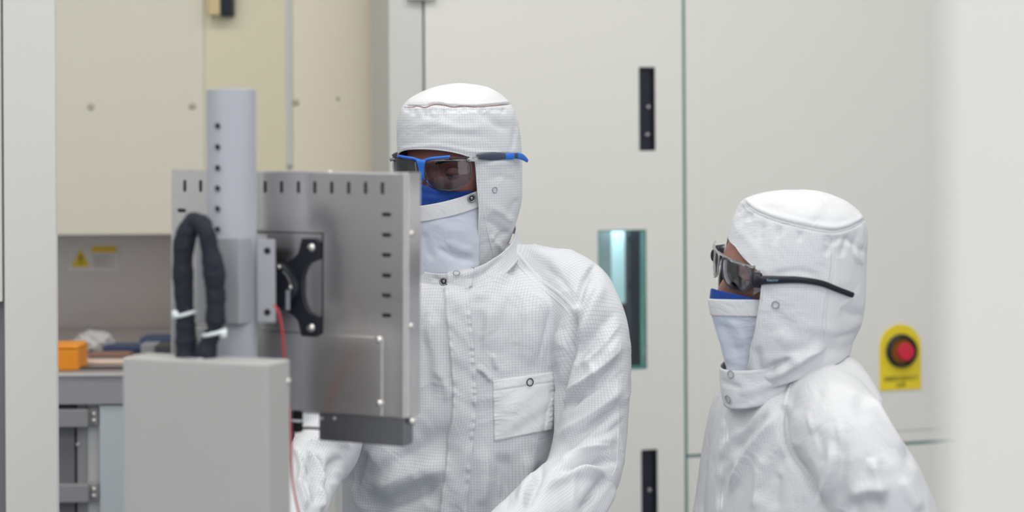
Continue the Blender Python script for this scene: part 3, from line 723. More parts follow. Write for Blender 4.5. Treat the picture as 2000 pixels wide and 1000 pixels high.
    bm = bmesh.new(); bu, bz = Mq(576, 583); box_pts(bm, MO, mx, my, mz, bu - .0028, bu + .0028, -.0195, -.0175, bz - .013, bz + .012); add_obj('tilt_marker', bm, M['pole'], hb, bevel=.0008)
    for p in ((561, 520), (583, 559)):
        u, z = Mq(*p); bm = bmesh.new(); dome(bm, mpt(u - .002, -.018, z), -my, .0028, .002); add_obj('screw', bm, M['screw'], hb, smooth=True)
    bm = bmesh.new(); a, zz = Mq(545, 540); box_pts(bm, MO, mx, my, mz, cu - .028, cu + .004, -.038, -.017, cz - .026, cz + .036); box_pts(bm, MO, mx, my, mz, cu - .022, cu + .006, -.036, -.02, cz + .030, cz + .046)
    add_obj('tilt_block', bm, M['bracket'], v, bevel=.002)
    u, z = Mq(541, 496); bm = bmesh.new(); dome(bm, mpt(cu - .012, -.0385, cz + .026), -my, .004, .003); add_obj('screw', bm, M['screw'], v, smooth=True)
stand()

# grey box in front of the pole
def cover_box():
    C = P(523, 712, 2.12); yaw = math.radians(22); ux = np.array([math.cos(yaw), -math.sin(yaw), 0]); uy = np.array([math.sin(yaw), math.cos(yaw), 0])
    uL = (ray_plane(239, 712, C, uy) - C) @ ux
    d = 0.053; zt = C[2]
    t = thing('grey_equipment_box', 'tall light grey sheet-metal box standing in front of the monitor pole', 'box', (C[0] - .08, C[1] + .05, 0))
    bm = bmesh.new(); box_pts(bm, C, ux, uy, AZ, uL, 0, 0, d, -C[2] + .0, 0); body = add_obj('body', bm, M['box'], t, bevel=.0022)
    bm = bmesh.new(); sc = ray_plane(563, 745, C + 0 * ux, ux); dome(bm, C + ux * 0 + uy * ((sc - C) @ uy) + AZ * (sc[2] - C[2]), ux, .004, .003); add_obj('screw', bm, M['screw'], body, smooth=True)
cover_box()

def cables():
    Y = 2.19
    path = [(366, 715), (364, 680), (363, 640), (361, 600), (358, 555), (357, 510), (361, 470), (372, 440), (388, 434), (402, 452), (411, 490), (418, 530), (421, 575), (421, 620), (418, 645), (408, 670), (402, 690), (400, 715)]
    rad = [22, 21, 20, 17, 20, 20, 21, 20, 18, 17, 19, 20, 19, 19, 15, 18, 21, 21]
    pts = catmull([P(a, b, Y + (0.0 if i > 8 else .012)) for i, (a, b) in enumerate(path)], 8)
    rr = catmull(np.array(rad)[:, None], 8)[:, 0] / FPX * Y
    r2 = rng.uniform(-1, 1, len(rr)); r2 = np.convolve(r2, np.ones(4) / 3, 'same')
    bm = bmesh.new(); tube(bm, pts, rr * (1 + .16 * r2), n=20)
    for v in bm.verts:
        v.co += Vector((random.uniform(-.0006, .0006), random.uniform(-.0006, .0006), 0))
    t = thing('cable_sleeve', 'looped black cloth cable sleeve with white ties, hanging beside the grey pole', 'cable', P(385, 715, Y))
    add_obj('sleeve', bm, M['cable'], t, smooth=True)
    for (a, b, w, yy) in ((362, 613, 19, Y + .012), (419, 650, 21, Y)):
        c = P(a, b, yy); bm = bmesh.new(); rw = w / FPX * Y
        tube(bm, [c + np.array([rw * 1.02 * math.cos(s), rw * 1.02 * math.sin(s), .003 * math.cos(s)]) for s in np.linspace(0, 2 * math.pi, 28)], .0022, n=8); 
        sx = -1 if a < 400 else 1
        box_pts(bm, c, AX, AY, AZ, sx * rw * .9 - .004, sx * rw * .9 + .004, -rw * .75, -rw * .3, -.0045, .0045)
        add_obj('cable_tie', bm, M['tie'], t, smooth=True)
    bm = bmesh.new(); tube(bm, catmull([P(378, 708, 2.18), P(390, 706, 2.175), P(402, 708, 2.18)]), .004, n=8); add_obj('loose_tie', bm, M['tie'], t, smooth=True)
    bm = bmesh.new()
    pts = catmull([P(534, 596, 2.215), P(543, 606, 2.21), P(551, 640, 2.205), (P(555, 680, 2.205)), P(556, 712, 2.21), P(566, 800, 2.25), P(569, 860, 2.25), P(569, 900, 2.24), P(573, 950, 2.235), P(584, 1002, 2.23), P(600, 1060, 2.23)], 10)
    tube(bm, pts, .0013, n=8)
    tag(add_obj('red_wire', bm, M['redwire'], smooth=True), 'thin red wire running down from the bracket behind the grey box', 'wire')
cables()
# ================================================================== PEOPLE
def interp_rows(rows, t):
    """rows: list of (key, v1, v2, ...); smooth cubic interpolation at keys t"""
    R = np.array(rows, float); x = R[:, 0]; Y = R[:, 1:]
    m = np.zeros_like(Y)
    d = np.diff(Y, axis=0) / np.diff(x)[:, None]
    m[0] = d[0]; m[-1] = d[-1]
    for i in range(1, len(x) - 1):
        h0, h1 = x[i] - x[i - 1], x[i + 1] - x[i]
        s = (d[i - 1] * h1 + d[i] * h0) / (h0 + h1)
        m[i] = np.where(d[i - 1] * d[i] <= 0, s * 0.0, np.sign(s) * np.minimum(np.abs(s), 3 * np.minimum(np.abs(d[i - 1]), np.abs(d[i]))))
    t = np.clip(np.asarray(t, float), x[0], x[-1])
    i = np.clip(np.searchsorted(x, t, side='right') - 1, 0, len(x) - 2)
    h = (x[i + 1] - x[i]); u = (t - x[i]) / h
    u = u[..., None]; h = h[..., None]
    return (Y[i] * (2 * u ** 3 - 3 * u ** 2 + 1) + m[i] * h * (u ** 3 - 2 * u ** 2 + u) + Y[i + 1] * (-2 * u ** 3 + 3 * u ** 2) + m[i + 1] * h * (u ** 3 - u ** 2))

def vnoise(Pn, seed=0):
    """smooth 3d value noise in [-1,1]"""
    r = np.random.RandomState(seed); tab = r.uniform(-1, 1, 4096)
    Pn = np.asarray(Pn); i = np.floor(Pn).astype(int); f = Pn - i; f = f * f * (3 - 2 * f)
    def hsh(a, b, c): return tab[(a * 73856093 ^ b * 19349663 ^ c * 83492791) & 4095]
    out = 0
    for dx in (0, 1):
        for dy in (0, 1):
            for dz in (0, 1):
                w = (f[..., 0] if dx else 1 - f[..., 0]) * (f[..., 1] if dy else 1 - f[..., 1]) * (f[..., 2] if dz else 1 - f[..., 2])
                out = out + w * hsh(i[..., 0] + dx, i[..., 1] + dy, i[..., 2] + dz)
    return out

def seg_dist(px, py, poly):
    """distance to a polyline, parameter along 0..1 and side sign"""
    best = np.full(px.shape, 1e9); tt = np.zeros(px.shape); sd = np.zeros(px.shape)
    L = [math.dist(poly[i], poly[i + 1]) for i in range(len(poly) - 1)]; tot = sum(L); acc = 0
    for i in range(len(poly) - 1):
        ax, ay = poly[i]; bx, by = poly[i + 1]; dx, dy = bx - ax, by - ay; l2 = dx * dx + dy * dy
        t = np.clip(((px - ax) * dx + (py - ay) * dy) / l2, 0, 1)
        qx, qy = px - ax - t * dx, py - ay - t * dy
        d = np.hypot(qx, qy); m = d < best
        best = np.where(m, d, best); tt = np.where(m, (acc + t * L[i]) / tot, tt); sd = np.where(m, np.sign(dx * qy - dy * qx), sd)
        acc += L[i]
    return best, tt, sd

def smooth_poly(poly, k=6):
    return [tuple(p) for p in catmull(np.array(poly, float), k)] if len(poly) > 2 else poly

def vnormals(V, F):
    N = np.zeros_like(V)
    F = np.asarray(F)
    if F.shape[1] == 4:
        n = np.cross(V[F[:, 2]] - V[F[:, 0]], V[F[:, 3]] - V[F[:, 1]])
    else: n = np.cross(V[F[:, 1]] - V[F[:, 0]], V[F[:, 2]] - V[F[:, 0]])
    for k in range(F.shape[1]): np.add.at(N, F[:, k], n)
    return N / (np.linalg.norm(N, axis=1)[:, None] + 1e-12)

def sculpt(V, N, strokes, ymax=None):
    """strokes: (polyline in px, amp mm, width left px, width right px[, taper])
    real displacement of the surface along its normal: + ridge, - valley"""
    x, y, dep = proj(V)
    x = np.asarray(x); y = np.asarray(y)
    toC = CAM - V; toC /= np.linalg.norm(toC, axis=1)[:, None]
    face = np.clip((N * toC).sum(1) * 3, 0, 1)
    D = np.zeros(len(V))
    for s in strokes:
        poly = smooth_poly(s[0]); amp, wl, wr = s[1] / 1000.0, s[2], s[3]
        tp = s[4] if len(s) > 4 else 0.25
        pa = np.array(poly); pad = 3 * max(wl, wr)
        m = (x > pa[:, 0].min() - pad) & (x < pa[:, 0].max() + pad) & (y > pa[:, 1].min() - pad) & (y < pa[:, 1].max() + pad) & (face > 0)
        if not m.any(): continue
        d, t, sd = seg_dist(x[m], y[m], poly)
        w = np.where(sd > 0, wr, wl)
        prof = np.exp(-(d / w) ** 2)
        tap = np.clip(np.minimum(t, 1 - t) / tp, 0, 1) if tp > 0 else 1.0
        tap = tap * tap * (3 - 2 * tap) if tp > 0 else 1.0
        D[m] += amp * prof * tap * face[m]
    return V + N * D[:, None]

def grid_faces(n, m, wrap=False):
    """n rows, m columns"""
    F = []
    mm = m if wrap else m - 1
    i, j = np.meshgrid(np.arange(n - 1), np.arange(mm), indexing='ij')
    a = i * m + j; b = i * m + (j + 1) % m; c = (i + 1) * m + (j + 1) % m; d = (i + 1) * m + j
    return np.stack([a.ravel(), b.ravel(), c.ravel(), d.ravel()], 1)

class Shell:
    """a garment shell built from the outline rows (y, xl, xr[, exponent, shift]) of a body part at distance Y, facing yaw"""
    def __init__(s, rows, Y, yaw, rho, tilt=0.0):
        s.rows = [(tuple(r) + (2.0, 1.0)[len(r) - 3:]) for r in rows]; s.Y = Y; s.yaw = yaw; s.rho = rho; s.tilt = tilt
        s.r = np.array([math.cos(yaw), -math.sin(yaw), 0.]); s.f = np.array([-math.sin(yaw), -math.cos(yaw), 0.])
    def ev(s, th, y, grow=0.0):
        th = np.asarray(th, float); y = np.asarray(y, float) + 0 * th
        q = interp_rows(s.rows, y)
        xc = (q[..., 0] + q[..., 1]) / 2; w = (q[..., 1] - q[..., 0]) / 2 / FPX * s.Y
        n = q[..., 2]
        a = w / math.sqrt(s.r[0] ** 2 + (s.rho * s.f[0]) ** 2); b = a * s.rho; a = a * q[..., 3]
        a = a + grow; b = b + grow
        C = CAM + ((xc - 1000) / FPX * s.Y)[..., None] * cR + s.Y * cF - ((y - HOR) / FPX * s.Y)[..., None] * cU
        e = 2 / n
        sx = np.sign(np.sin(th)) * np.abs(np.sin(th)) ** e; cx = np.sign(np.cos(th)) * np.abs(np.cos(th)) ** e
        Pn = C + (a * sx)[..., None] * s.r + (b * cx)[..., None] * s.f
        if s.tilt: Pn = Pn - (s.tilt * (b * cx))[..., None] * AZ
        return Pn

def cut_grid(TH, Yv, inside, poly_dist=None):
    pass

def hood(name, sh, y0, y1, op, strokes, parent, mats, plain_fn=None, nth=260, ny=230, thick=0.0016, noise=0.0015, y_open_bot=None):
    """hood with a face opening. op: rows (half_angle_fn) : brow(th)->y and edge(y)->half angle"""
    brow, edge = op
    T = np.linspace(-math.pi, math.pi, nth, endpoint=False); v = np.linspace(0, 1, ny)
    vv_ = v ** 1.25 * .35 + v * .65
    TH, VV = np.meshgrid(T, vv_); YE = y1(TH) if callable(y1) else y1; YY = y0 + (YE - y0) * VV
    # level function: positive inside the opening
    def level(th, y):
        a = (edge(y) - np.abs(th)) * 100.0        # ~px
        b = (y - brow(th))
        return np.minimum(a, b)
    THs, YYs = TH.copy(), YY.copy()
    Lv = level(TH, YY)
    # snap the nearer vertex of each crossing edge on to the border
    moved = np.full(TH.shape, 9.0)
    for (di, dj) in ((0, 1), (1, 0)):
        A = (slice(0, ny - di), slice(0, nth - dj)); B = (slice(di, ny), slice(dj, nth))
        la, lb = Lv[A], Lv[B]; cr = (la * lb) < 0
        ii, jj = np.nonzero(cr)
        for i, j in zip(ii, jj):
            i2, j2 = i + di, j + dj
            lo, hi = 0.0, 1.0
            tha, ya, thb, yb = TH[i, j], YY[i, j], TH[i2, j2], YY[i2, j2]; l0 = Lv[i, j]
            for _ in range(12):
                mid = (lo + hi) / 2; lm = float(level(tha + (thb - tha) * mid, ya + (yb - ya) * mid))
                if lm * l0 > 0: lo = mid
                else: hi = mid
            t = lo
            if t < .5:
                if t < moved[i, j]: THs[i, j] = tha + (thb - tha) * t; YYs[i, j] = ya + (yb - ya) * t; moved[i, j] = t
            else:
                if 1 - t < moved[i2, j2]: THs[i2, j2] = tha + (thb - tha) * t; YYs[i2, j2] = ya + (yb - ya) * t; moved[i2, j2] = 1 - t
    onb = moved < 1
    ins = (Lv > 0) & ~onb
    V = sh.ev(THs.ravel(), YYs.ravel())
    F = grid_faces(ny, nth, True)
    insf = ins.ravel(); onf = onb.ravel()
    kill = insf[F].any(1) | (onf[F].all(1) & (level(((THs.ravel()[F]).mean(1)), YYs.ravel()[F].mean(1)) > 0))
    keep = ~kill
    N = vnormals(V, F)
    cen = V.mean(0)
    if ((V - cen) * N).sum() < 0: N = -N
    V2 = sculpt(V, N, strokes)
    nz = vnoise(V * 22, 3) * noise + vnoise(V * np.array([55, 55, 30]), 4) * noise * .4
    V2 = V2 + N * nz[:, None]
    # uv : arc metres
    u = THs.ravel() * 0.098; vv = -(YYs.ravel()) / FPX * sh.Y
    F = F[keep]
    # split wrap column for uv
    pts3 = V2; uvs = np.stack([u, vv], 1)
    base = len(pts3)
    fm = np.zeros(len(F), int)
    if plain_fn is not None:
        cx, cy, _ = proj(V[F].mean(1)); cth = THs.ravel()[F].mean(1)
        fm = plain_fn(cx, cy, cth).astype(int)
    me = bpy.data.meshes.new(name); me.from_pydata([tuple(p) for p in pts3], [], F.tolist()); me.update()
    for mm in mats: me.materials.append(mm)
    ul = me.uv_layers.new(name='UVMap')
    li = np.zeros(len(me.loops), dtype=np.int32); me.loops.foreach_get('vertex_index', li)
    UV = uvs[li].reshape(-1, 4, 2)
    wrapm = (UV[:, :, 0].max(1) - UV[:, :, 0].min(1)) > .3
    for k in np.nonzero(wrapm)[0]:
        UV[k, :, 0] = np.where(UV[k, :, 0] < 0, UV[k, :, 0] + 2 * math.pi * .098, UV[k, :, 0])
    ul.data.foreach_set('uv', UV.reshape(-1).astype(np.float32))
    me.polygons.foreach_set('material_index', fm.astype(np.int32))
    me.polygons.foreach_set('use_smooth', np.ones(len(me.polygons), dtype=bool))
    bm = bmesh.new(); bm.from_mesh(me)
    bmesh.ops.delete(bm, geom=[vv_ for vv_ in bm.verts if not vv_.link_faces], context='VERTS')
    bmesh.ops.recalc_face_normals(bm, faces=bm.faces)
    bm.to_mesh(me); bm.free()
    o = bpy.data.objects.new(name, me); COL.objects.link(o); o.parent = parent
    o.matrix_parent_inverse = Matrix.Translation(-parent.location) if parent.type == 'EMPTY' else Matrix.Identity(4)
    so = o.modifiers.new('cloth', 'SOLIDIFY'); so.thickness = thick; so.offset = -1
    # rolled hem round the face opening
    yc = 0.0; e0 = None
    for y in np.linspace(y0, y0 + 250, 500):
        th_ = float(edge(y))
        if y >= float(brow(np.array(th_))): yc = y; e0 = th_; break
    yend = (y1(np.array(.5)) if callable(y1) else y1) - 22
    ys = np.linspace(yend, yc, 40); L1 = sh.ev(-edge(ys), ys); tb = np.linspace(-e0, e0, 60); L2 = sh.ev(tb, brow(tb)); L3 = sh.ev(edge(ys[::-1]), ys[::-1])
    path = np.concatenate([L1[:-1], L2, L3[1:]])
    for _ in range(2): path[1:-1] = (path[:-2] + path[1:-1] * 2 + path[2:]) / 4
    bm = bmesh.new(); tube(bm, path, .0011, n=8); add_obj('opening_hem', bm, mats[1], o, smooth=True)
    return o

# ---- tubes for the solid union -----------------------------------------
def limb(bm, pts, rads, n=32, sq=None):
    """pts in world, rads metres; closed capped loft with round ends"""
    pts = catmull(pts, 6); rr = catmull(np.array(rads, float)[:, None], 6)[:, 0]
    tube(bm, pts, rr, n=n)
    for p, r in ((pts[0], rr[0]), (pts[-1], rr[-1])):
        s = bmesh.ops.create_icosphere(bm, subdivisions=3, radius=r * .995, matrix=Matrix.Translation(Vector([float(c) for c in p])))
def ring_solid(bm, sh, ys, n=64, grow=0.0):
    rings = []
    T = np.linspace(-math.pi, math.pi, n, endpoint=False)
    for y in ys:
        rings.append([bm.verts.new(tuple(p)) for p in sh.ev(T, y, grow)])
    for i in range(len(ys) - 1):
        for j in range(n): bm.faces.new((rings[i][j], rings[i][(j + 1) % n], rings[i + 1][(j + 1) % n], rings[i + 1][j]))
    bm.faces.new(rings[0][::-1]); bm.faces.new(rings[-1])
def remesh(bm, voxel, smooth_it, name='t'):
    bmesh.ops.recalc_face_normals(bm, faces=bm.faces)
    me = bpy.data.meshes.new(name); bm.to_mesh(me); bm.free()
    o = bpy.data.objects.new(name, me); COL.objects.link(o)
    r = o.modifiers.new('r', 'REMESH'); r.mode = 'VOXEL'; r.voxel_size = voxel
    if smooth_it:
        s = o.modifiers.new('s', 'SMOOTH'); s.factor = .5; s.iterations = smooth_it
    dg = bpy.context.evaluated_depsgraph_get()
    m2 = bpy.data.meshes.new_from_object(o.evaluated_get(dg))
    bpy.data.objects.remove(o); bpy.data.meshes.remove(me)
    n = len(m2.vertices); V = np.zeros(n * 3); m2.vertices.foreach_get('co', V); V = V.reshape(-1, 3)
    N = np.zeros(n * 3); m2.vertices.foreach_get('normal', N); N = N.reshape(-1, 3)
    return m2, V, N

def coverall_uv(me, V0, limbs, trunk):
    """limbs: list of (points, radii) arrays; trunk: (r, f) axes. Per-face region so that seams stay clean"""
    nf = len(me.polygons)
    li = np.zeros(len(me.loops), dtype=np.int32); me.loops.foreach_get('vertex_index', li)
    ls = np.zeros(nf, dtype=np.int32); me.polygons.foreach_get('loop_start', ls)
    lt = np.zeros(nf, dtype=np.int32); me.polygons.foreach_get('loop_total', lt)
    cen = np.zeros(nf * 3); me.polygons.foreach_get('center', cen); cen = cen.reshape(-1, 3)
    nor = np.zeros(nf * 3); me.polygons.foreach_get('normal', nor); nor = nor.reshape(-1, 3)
    fl = np.repeat(np.arange(nf), lt)
    r, f, trunk_score = trunk
    # trunk box mapping
    L = V0[li]
    front = (np.abs(nor @ f) > np.abs(nor @ r))[fl]
    U = np.where(front, L @ r, L @ f); Vv = L[:, 2].copy(); sleeve = np.zeros(nf, bool)
    best = trunk_score(cen)
    for (pts, rr) in limbs:
        pts = np.asarray(pts); rr = np.asarray(rr)
        bd = np.full(nf, 1e9); seg = np.zeros(nf, int)
        for i in range(len(pts) - 1):
            d = pts[i + 1] - pts[i]; t = np.clip(((cen - pts[i]) @ d) / (d @ d), 0, 1)
            q = pts[i] + t[:, None] * d; R = rr[i] + (rr[i + 1] - rr[i]) * t
            dd = np.linalg.norm(cen - q, axis=1) / R
            m = dd < bd; bd = np.where(m, dd, bd); seg = np.where(m, i, seg)
        take = bd < best
        sleeve |= take
        best = np.where(take, bd, best)
        # per-loop coordinates: clamped projection on the axis, so neighbouring faces agree
        acc = np.concatenate([[0], np.cumsum(np.linalg.norm(np.diff(pts, axis=0), axis=1))])
        lm = take[fl]
        def param(Q):
            Tn = np.gradient(pts, axis=0); Tn /= np.linalg.norm(Tn, axis=1)[:, None]
            k = 90; sa = np.linspace(0, acc[-1], k); SP = np.stack([np.interp(sa, acc, pts[:, c]) for c in range(3)], 1); ST = np.stack([np.interp(sa, acc, Tn[:, c]) for c in range(3)], 1)
            dmin = np.full(len(Q), 1e9)
            for i in range(k): dmin = np.minimum(dmin, np.linalg.norm(Q - SP[i], axis=1))
            wsum = np.zeros(len(Q)); vv = np.zeros(len(Q)); qq = np.zeros((len(Q), 3)); tt = np.zeros((len(Q), 3))
            for i in range(k):   # softly weighted nearest axis point: no plateaus at the bends
                w = (dmin / np.linalg.norm(Q - SP[i], axis=1)) ** 14
                wsum += w; vv += w * sa[i]; qq += w[:, None] * SP[i]; tt += w[:, None] * ST[i]
            vv /= wsum; qq /= wsum[:, None]; tt /= np.linalg.norm(tt, axis=1)[:, None]
            a = np.cross(tt, np.tile(f, (len(Q), 1))); a /= np.linalg.norm(a, axis=1)[:, None] + 1e-9; b = np.cross(tt, a)
            return vv, np.arctan2(((Q - qq) * a).sum(1), ((Q - qq) * b).sum(1))
        nV = param(V0); vl = nV[0][li]; ang = nV[1][li]; cang = param(cen)[1][fl]
        ang = np.where(ang - cang > math.pi, ang - 2 * math.pi, np.where(ang - cang < -math.pi, ang + 2 * math.pi, ang))
        ul = ang * float(np.mean(rr))
        U = np.where(lm, ul, U); Vv = np.where(lm, vl, Vv)
    uvl = me.uv_layers.new(name='UVMap')
    uvl.data.foreach_set('uv', np.stack([U, Vv], 1).astype(np.float32).ravel())
    return sleeve

def bvh_of(*objs):
    vs = []; fs = []; off = 0
    for o in objs:
        me = o.data; mw = np.eye(4)
        n = len(me.vertices); V = np.zeros(n * 3); me.vertices.foreach_get('co', V); V = V.reshape(-1, 3)
        vs.append(V); fs += [[i + off for i in p.vertices] for p in me.polygons]; off += n
    V = np.concatenate(vs)
    return BVHTree.FromPolygons([Vector(v) for v in V], fs)
def hit(bvh, px, py):
    d = (px - 1000.0) / FPX * cR + cF - (py - HOR) / FPX * cU
    d = d / np.linalg.norm(d)
    l, n, i, dist = bvh.ray_cast(Vector(CAM), Vector(d))
    if l is None: return None, None
    n = np.array(n); 
    if n @ d > 0: n = -n
    return np.array(l), n

def ribbon(name, bvh, line, width, h, mat, parent, pucker=0.0, k=10, prof=None, seed=1, lift=0.0, uvs=0.001):
    """a narrow strip of cloth (seam, edge, welt) laid on the surface along a line"""
    c = catmull(np.array(line, float), k); T = np.gradient(c, axis=0); T /= np.linalg.norm(T, axis=1)[:, None] + 1e-9
    nn = np.stack([-T[:, 1], T[:, 0]], 1)
    prof = prof or [(-1, -.4), (-.8, .7), (-.35, 1), (.35, 1), (.8, .7), (1, -.4)]
    r = np.random.RandomState(seed); V = []; ok = True; last = None; P0 = []; N0 = []; UV = []
    for i in range(len(c)):
        l, n = hit(bvh, *c[i])
        if l is None: l, n = last if last is not None else (None, None)
        if l is None: continue
        last = (l, n); P0.append((i, l, n))
    if len(P0) < 3: return None
    Nn = np.array([p[2] for p in P0]); 
    for _ in range(4): Nn[1:-1] = (Nn[:-2] + Nn[1:-1] * 2 + Nn[2:]) / 4
    Nn /= np.linalg.norm(Nn, axis=1)[:, None]
    arc = 0; prevl = None
    for q, (i, l, n) in enumerate(P0):
        pk = (1 + pucker * (r.uniform(-1, 1) if q % 2 else -.6))
        if prevl is not None: arc += np.linalg.norm(l - prevl)
        prevl = l
        for s, hh in prof:
            tq = min(1.0, .15 + 7 * min(i, len(c) - 1 - i) / len(c)); x, y = c[i] + nn[i] * s * width / 2 * tq
            l2, n2 = hit(bvh, x, y)
            if l2 is None or abs(np.linalg.norm(l2 - l)) > .03: l2 = l + (nn[i][0] * cR - nn[i][1] * cU) * s * width / 2 / FPX * (l[1])
            V.append(l2 + Nn[q] * (h * hh * pk * (tq if hh > 0 else 1) + lift)); UV.append((s * width / 2 / FPX * l[1], arc))
    m = len(prof); F = grid_faces(len(P0), m)
    return np_obj(name, V, F, mat, parent, smooth=True, uv=np.array(UV))

PATCH_Y = 2.9
def patch(name, bvh, quad, nu, nv, h, mat, parent, edge=0.06, flat_fix=0, fn=None, smoothN=3, uvscale=True):
    """cloth panel laid on the surface. quad(s,t)->px,py"""
    V = np.zeros((nv, nu, 3)); N = np.zeros((nv, nu, 3)); S = np.linspace(0, 1, nu); Tt = np.linspace(0, 1, nv)
    last = None
    for j, t in enumerate(Tt):
        for i, s in enumerate(S):
            l, n = hit(bvh, *quad(s, t))
            if l is None:
                if last is None:
                    q_ = quad(s, t); l, n = P(q_[0], q_[1], PATCH_Y), -AY
                else: l, n = last
            last = (l, n); V[j, i] = l; N[j, i] = n
    if flat_fix:   # ignore hits on a sleeve that lies in front of the panel
        Q = V[:, :int(nu * .7)].reshape(-1, 3); G = np.stack([Q[:, 0], Q[:, 2], Q[:, 0] ** 2, np.ones(len(Q))], 1); co = np.linalg.lstsq(G, Q[:, 1], rcond=None)[0]
        nm = np.median(N[:, :int(nu * .7)].reshape(-1, 3), axis=0)
        for j in range(nv):
            for i in range(nu):
                v = V[j, i]; yy = v[0] * co[0] + v[2] * co[1] + v[0] ** 2 * co[2] + co[3]
                if abs(v[1] - yy) > flat_fix:
                    q_ = quad(S[i], Tt[j]); pp = P(q_[0], q_[1], yy); V[j, i] = pp; N[j, i] = nm
    for _ in range(smoothN):
        Z = N.copy(); Z[1:-1] += N[:-2] + N[2:]; Z[:, 1:-1] += N[:, :-2] + N[:, 2:]; N = Z / np.linalg.norm(Z, axis=2)[..., None]
        Q = V.copy(); Q[1:-1, 1:-1] = (V[1:-1, 1:-1] * 2 + V[:-2, 1:-1] + V[2:, 1:-1] + V[1:-1, :-2] + V[1:-1, 2:]) / 6; V = Q
    hh = np.full((nv, nu), h)
    hh[0, :] = hh[-1, :] = -.001; hh[:, 0] = hh[:, -1] = -.001
    if fn is not None:
        SS, TT = np.meshgrid(S, Tt); hh[1:-1, 1:-1] += fn(SS, TT)[1:-1, 1:-1]
    # pull the first inner ring close to the border so that the edge is crisp
    for A in (V,):
        A[1, :] = A[0, :] * .85 + A[1, :] * .15; A[-2, :] = A[-1, :] * .85 + A[-2, :] * .15
        A[:, 1] = A[:, 0] * .85 + A[:, 1] * .15; A[:, -2] = A[:, -1] * .85 + A[:, -2] * .15
    X = V + N * hh[..., None]
    du = np.concatenate([np.zeros((nv, 1)), np.cumsum(np.linalg.norm(np.diff(V, axis=1), axis=2), axis=1)], 1)
    dv = np.concatenate([np.zeros((1, nu)), np.cumsum(np.linalg.norm(np.diff(V, axis=0), axis=2), axis=0)], 0)
    uv = np.stack([du.ravel(), dv.ravel()], 1)
    return np_obj(name, X.reshape(-1, 3), grid_faces(nv, nu), mat, parent, uv=uv)

def snap_ring(name, bvh, px, py, R, r, mat, parent, inner=None, sy=1.0, lift=0.0015):
    l, n = hit(bvh, px, py)
    if l is None: return
    bm = bmesh.new(); torus(bm, l + n * lift, n, R, r, sy=sy)
    o = add_obj(name, bm, mat, parent, smooth=True)
    if inner:
        bm = bmesh.new(); dome(bm, l + n * (lift - .0005), n, R * .55, .0022); 
        i1 = add_obj('snap_stud', bm, inner, parent, smooth=True)
        bm = bmesh.new(); cyl(bm, l + n * (lift - .003), l + n * (lift - .0003), R * .98)
        add_obj('snap_base', bm, M['snapdark'], parent)
    return o

# ---- head ----------------------------------------------------------------
def head_verts(hw, hl, hh, brow_h=.004, nose=1.0):
    """sculpted head in local coords x = person's left, y = forward, z = up, eyes at z=0"""
    nu, nv = 150, 130
    th = np.linspace(-math.pi, math.pi, nu, endpoint=False); ph = np.linspace(-math.pi / 2 + .02, math.pi / 2 - .02, nv)
    TH, PH = np.meshgrid(th, ph)
    x = np.sin(TH) * np.cos(PH); y = np.cos(TH) * np.cos(PH); z = np.sin(PH)
    X = x * hw; Y = y * hl; Z = z * hh
    # skull shape: narrower jaw, flat sides, chin forward
    low = np.clip(-Z / hh, 0, 1)
    X = X * (1 - .30 * low ** 1.3); Y = np.where(Y > 0, Y * (1 - .06 * low), Y * (1 - .45 * low ** 1.2))
    Y = np.where(Y > 0, np.sign(Y) * np.abs(Y / hl) ** .86 * hl, Y)
    def g(cx, cz, sx, sz): return np.exp(-((X - cx) / sx) ** 2 - ((Z - cz) / sz) ** 2) * (y > 0)
    d = np.zeros_like(X)
    d += brow_h * (g(.028, .021, .024, .008) + g(-.028, .021, .024, .008)) + .002 * g(0, .018, .012, .01)
    d -= .011 * (g(.031, .0, .017, .011) + g(-.031, .0, .017, .011))
    d -= .004 * g(0, .004, .010, .010)
    d += .006 * (g(.040, -.028, .020, .016) + g(-.040, -.028, .020, .016))
    # nose
    for k, (zc, a, sx, sz) in enumerate(((.0, .006, .0075, .012), (-.014, .013, .008, .012), (-.027, .019, .0095, .011), (-.037, .018, .012, .009))): d += nose * a * g(0, zc, sx, sz) * .75
    d += .007 * nose * (g(.012, -.038, .006, .007) + g(-.012, -.038, .006, .007))
    # lips, chin
    d += .007 * g(0, -.058, .019, .0045) + .008 * g(0, -.068, .017, .0055) - .003 * g(0, -.063, .02, .002)
    d += .009 * g(0, -.094, .018, .014)
    d -= .005 * g(0, .055, .05, .02) * 0
    Y = Y + d
    P3 = np.stack([X, Y, Z], -1).reshape(-1, 3)
    F = grid_faces(nv, nu, True).tolist()
    F.append(list(range(nu))[::-1]); F.append([(nv - 1) * nu + i for i in range(nu)])
    return P3, F

class HeadFrame:
    def __init__(s, c, yaw, pitch=0.0, roll=0.0):
        r = np.array([math.cos(yaw), -math.sin(yaw), 0.]); f = np.array([-math.sin(yaw), -math.cos(yaw), 0.]); u = AZ.copy()
        # roll: top of the head tips towards the person's left (+r); pitch: looks down
        r, u = r * math.cos(roll) - u * math.sin(roll), u * math.cos(roll) + r * math.sin(roll)
        f, u = f * math.cos(pitch) - u * math.sin(pitch), u * math.cos(pitch) + f * math.sin(pitch)
        s.c, s.r, s.f, s.u = np.asarray(c, float), r, f, u
    def w(s, p):
        p = np.asarray(p, float); return s.c + p[..., 0:1] * s.r + p[..., 1:2] * s.f + p[..., 2:3] * s.u

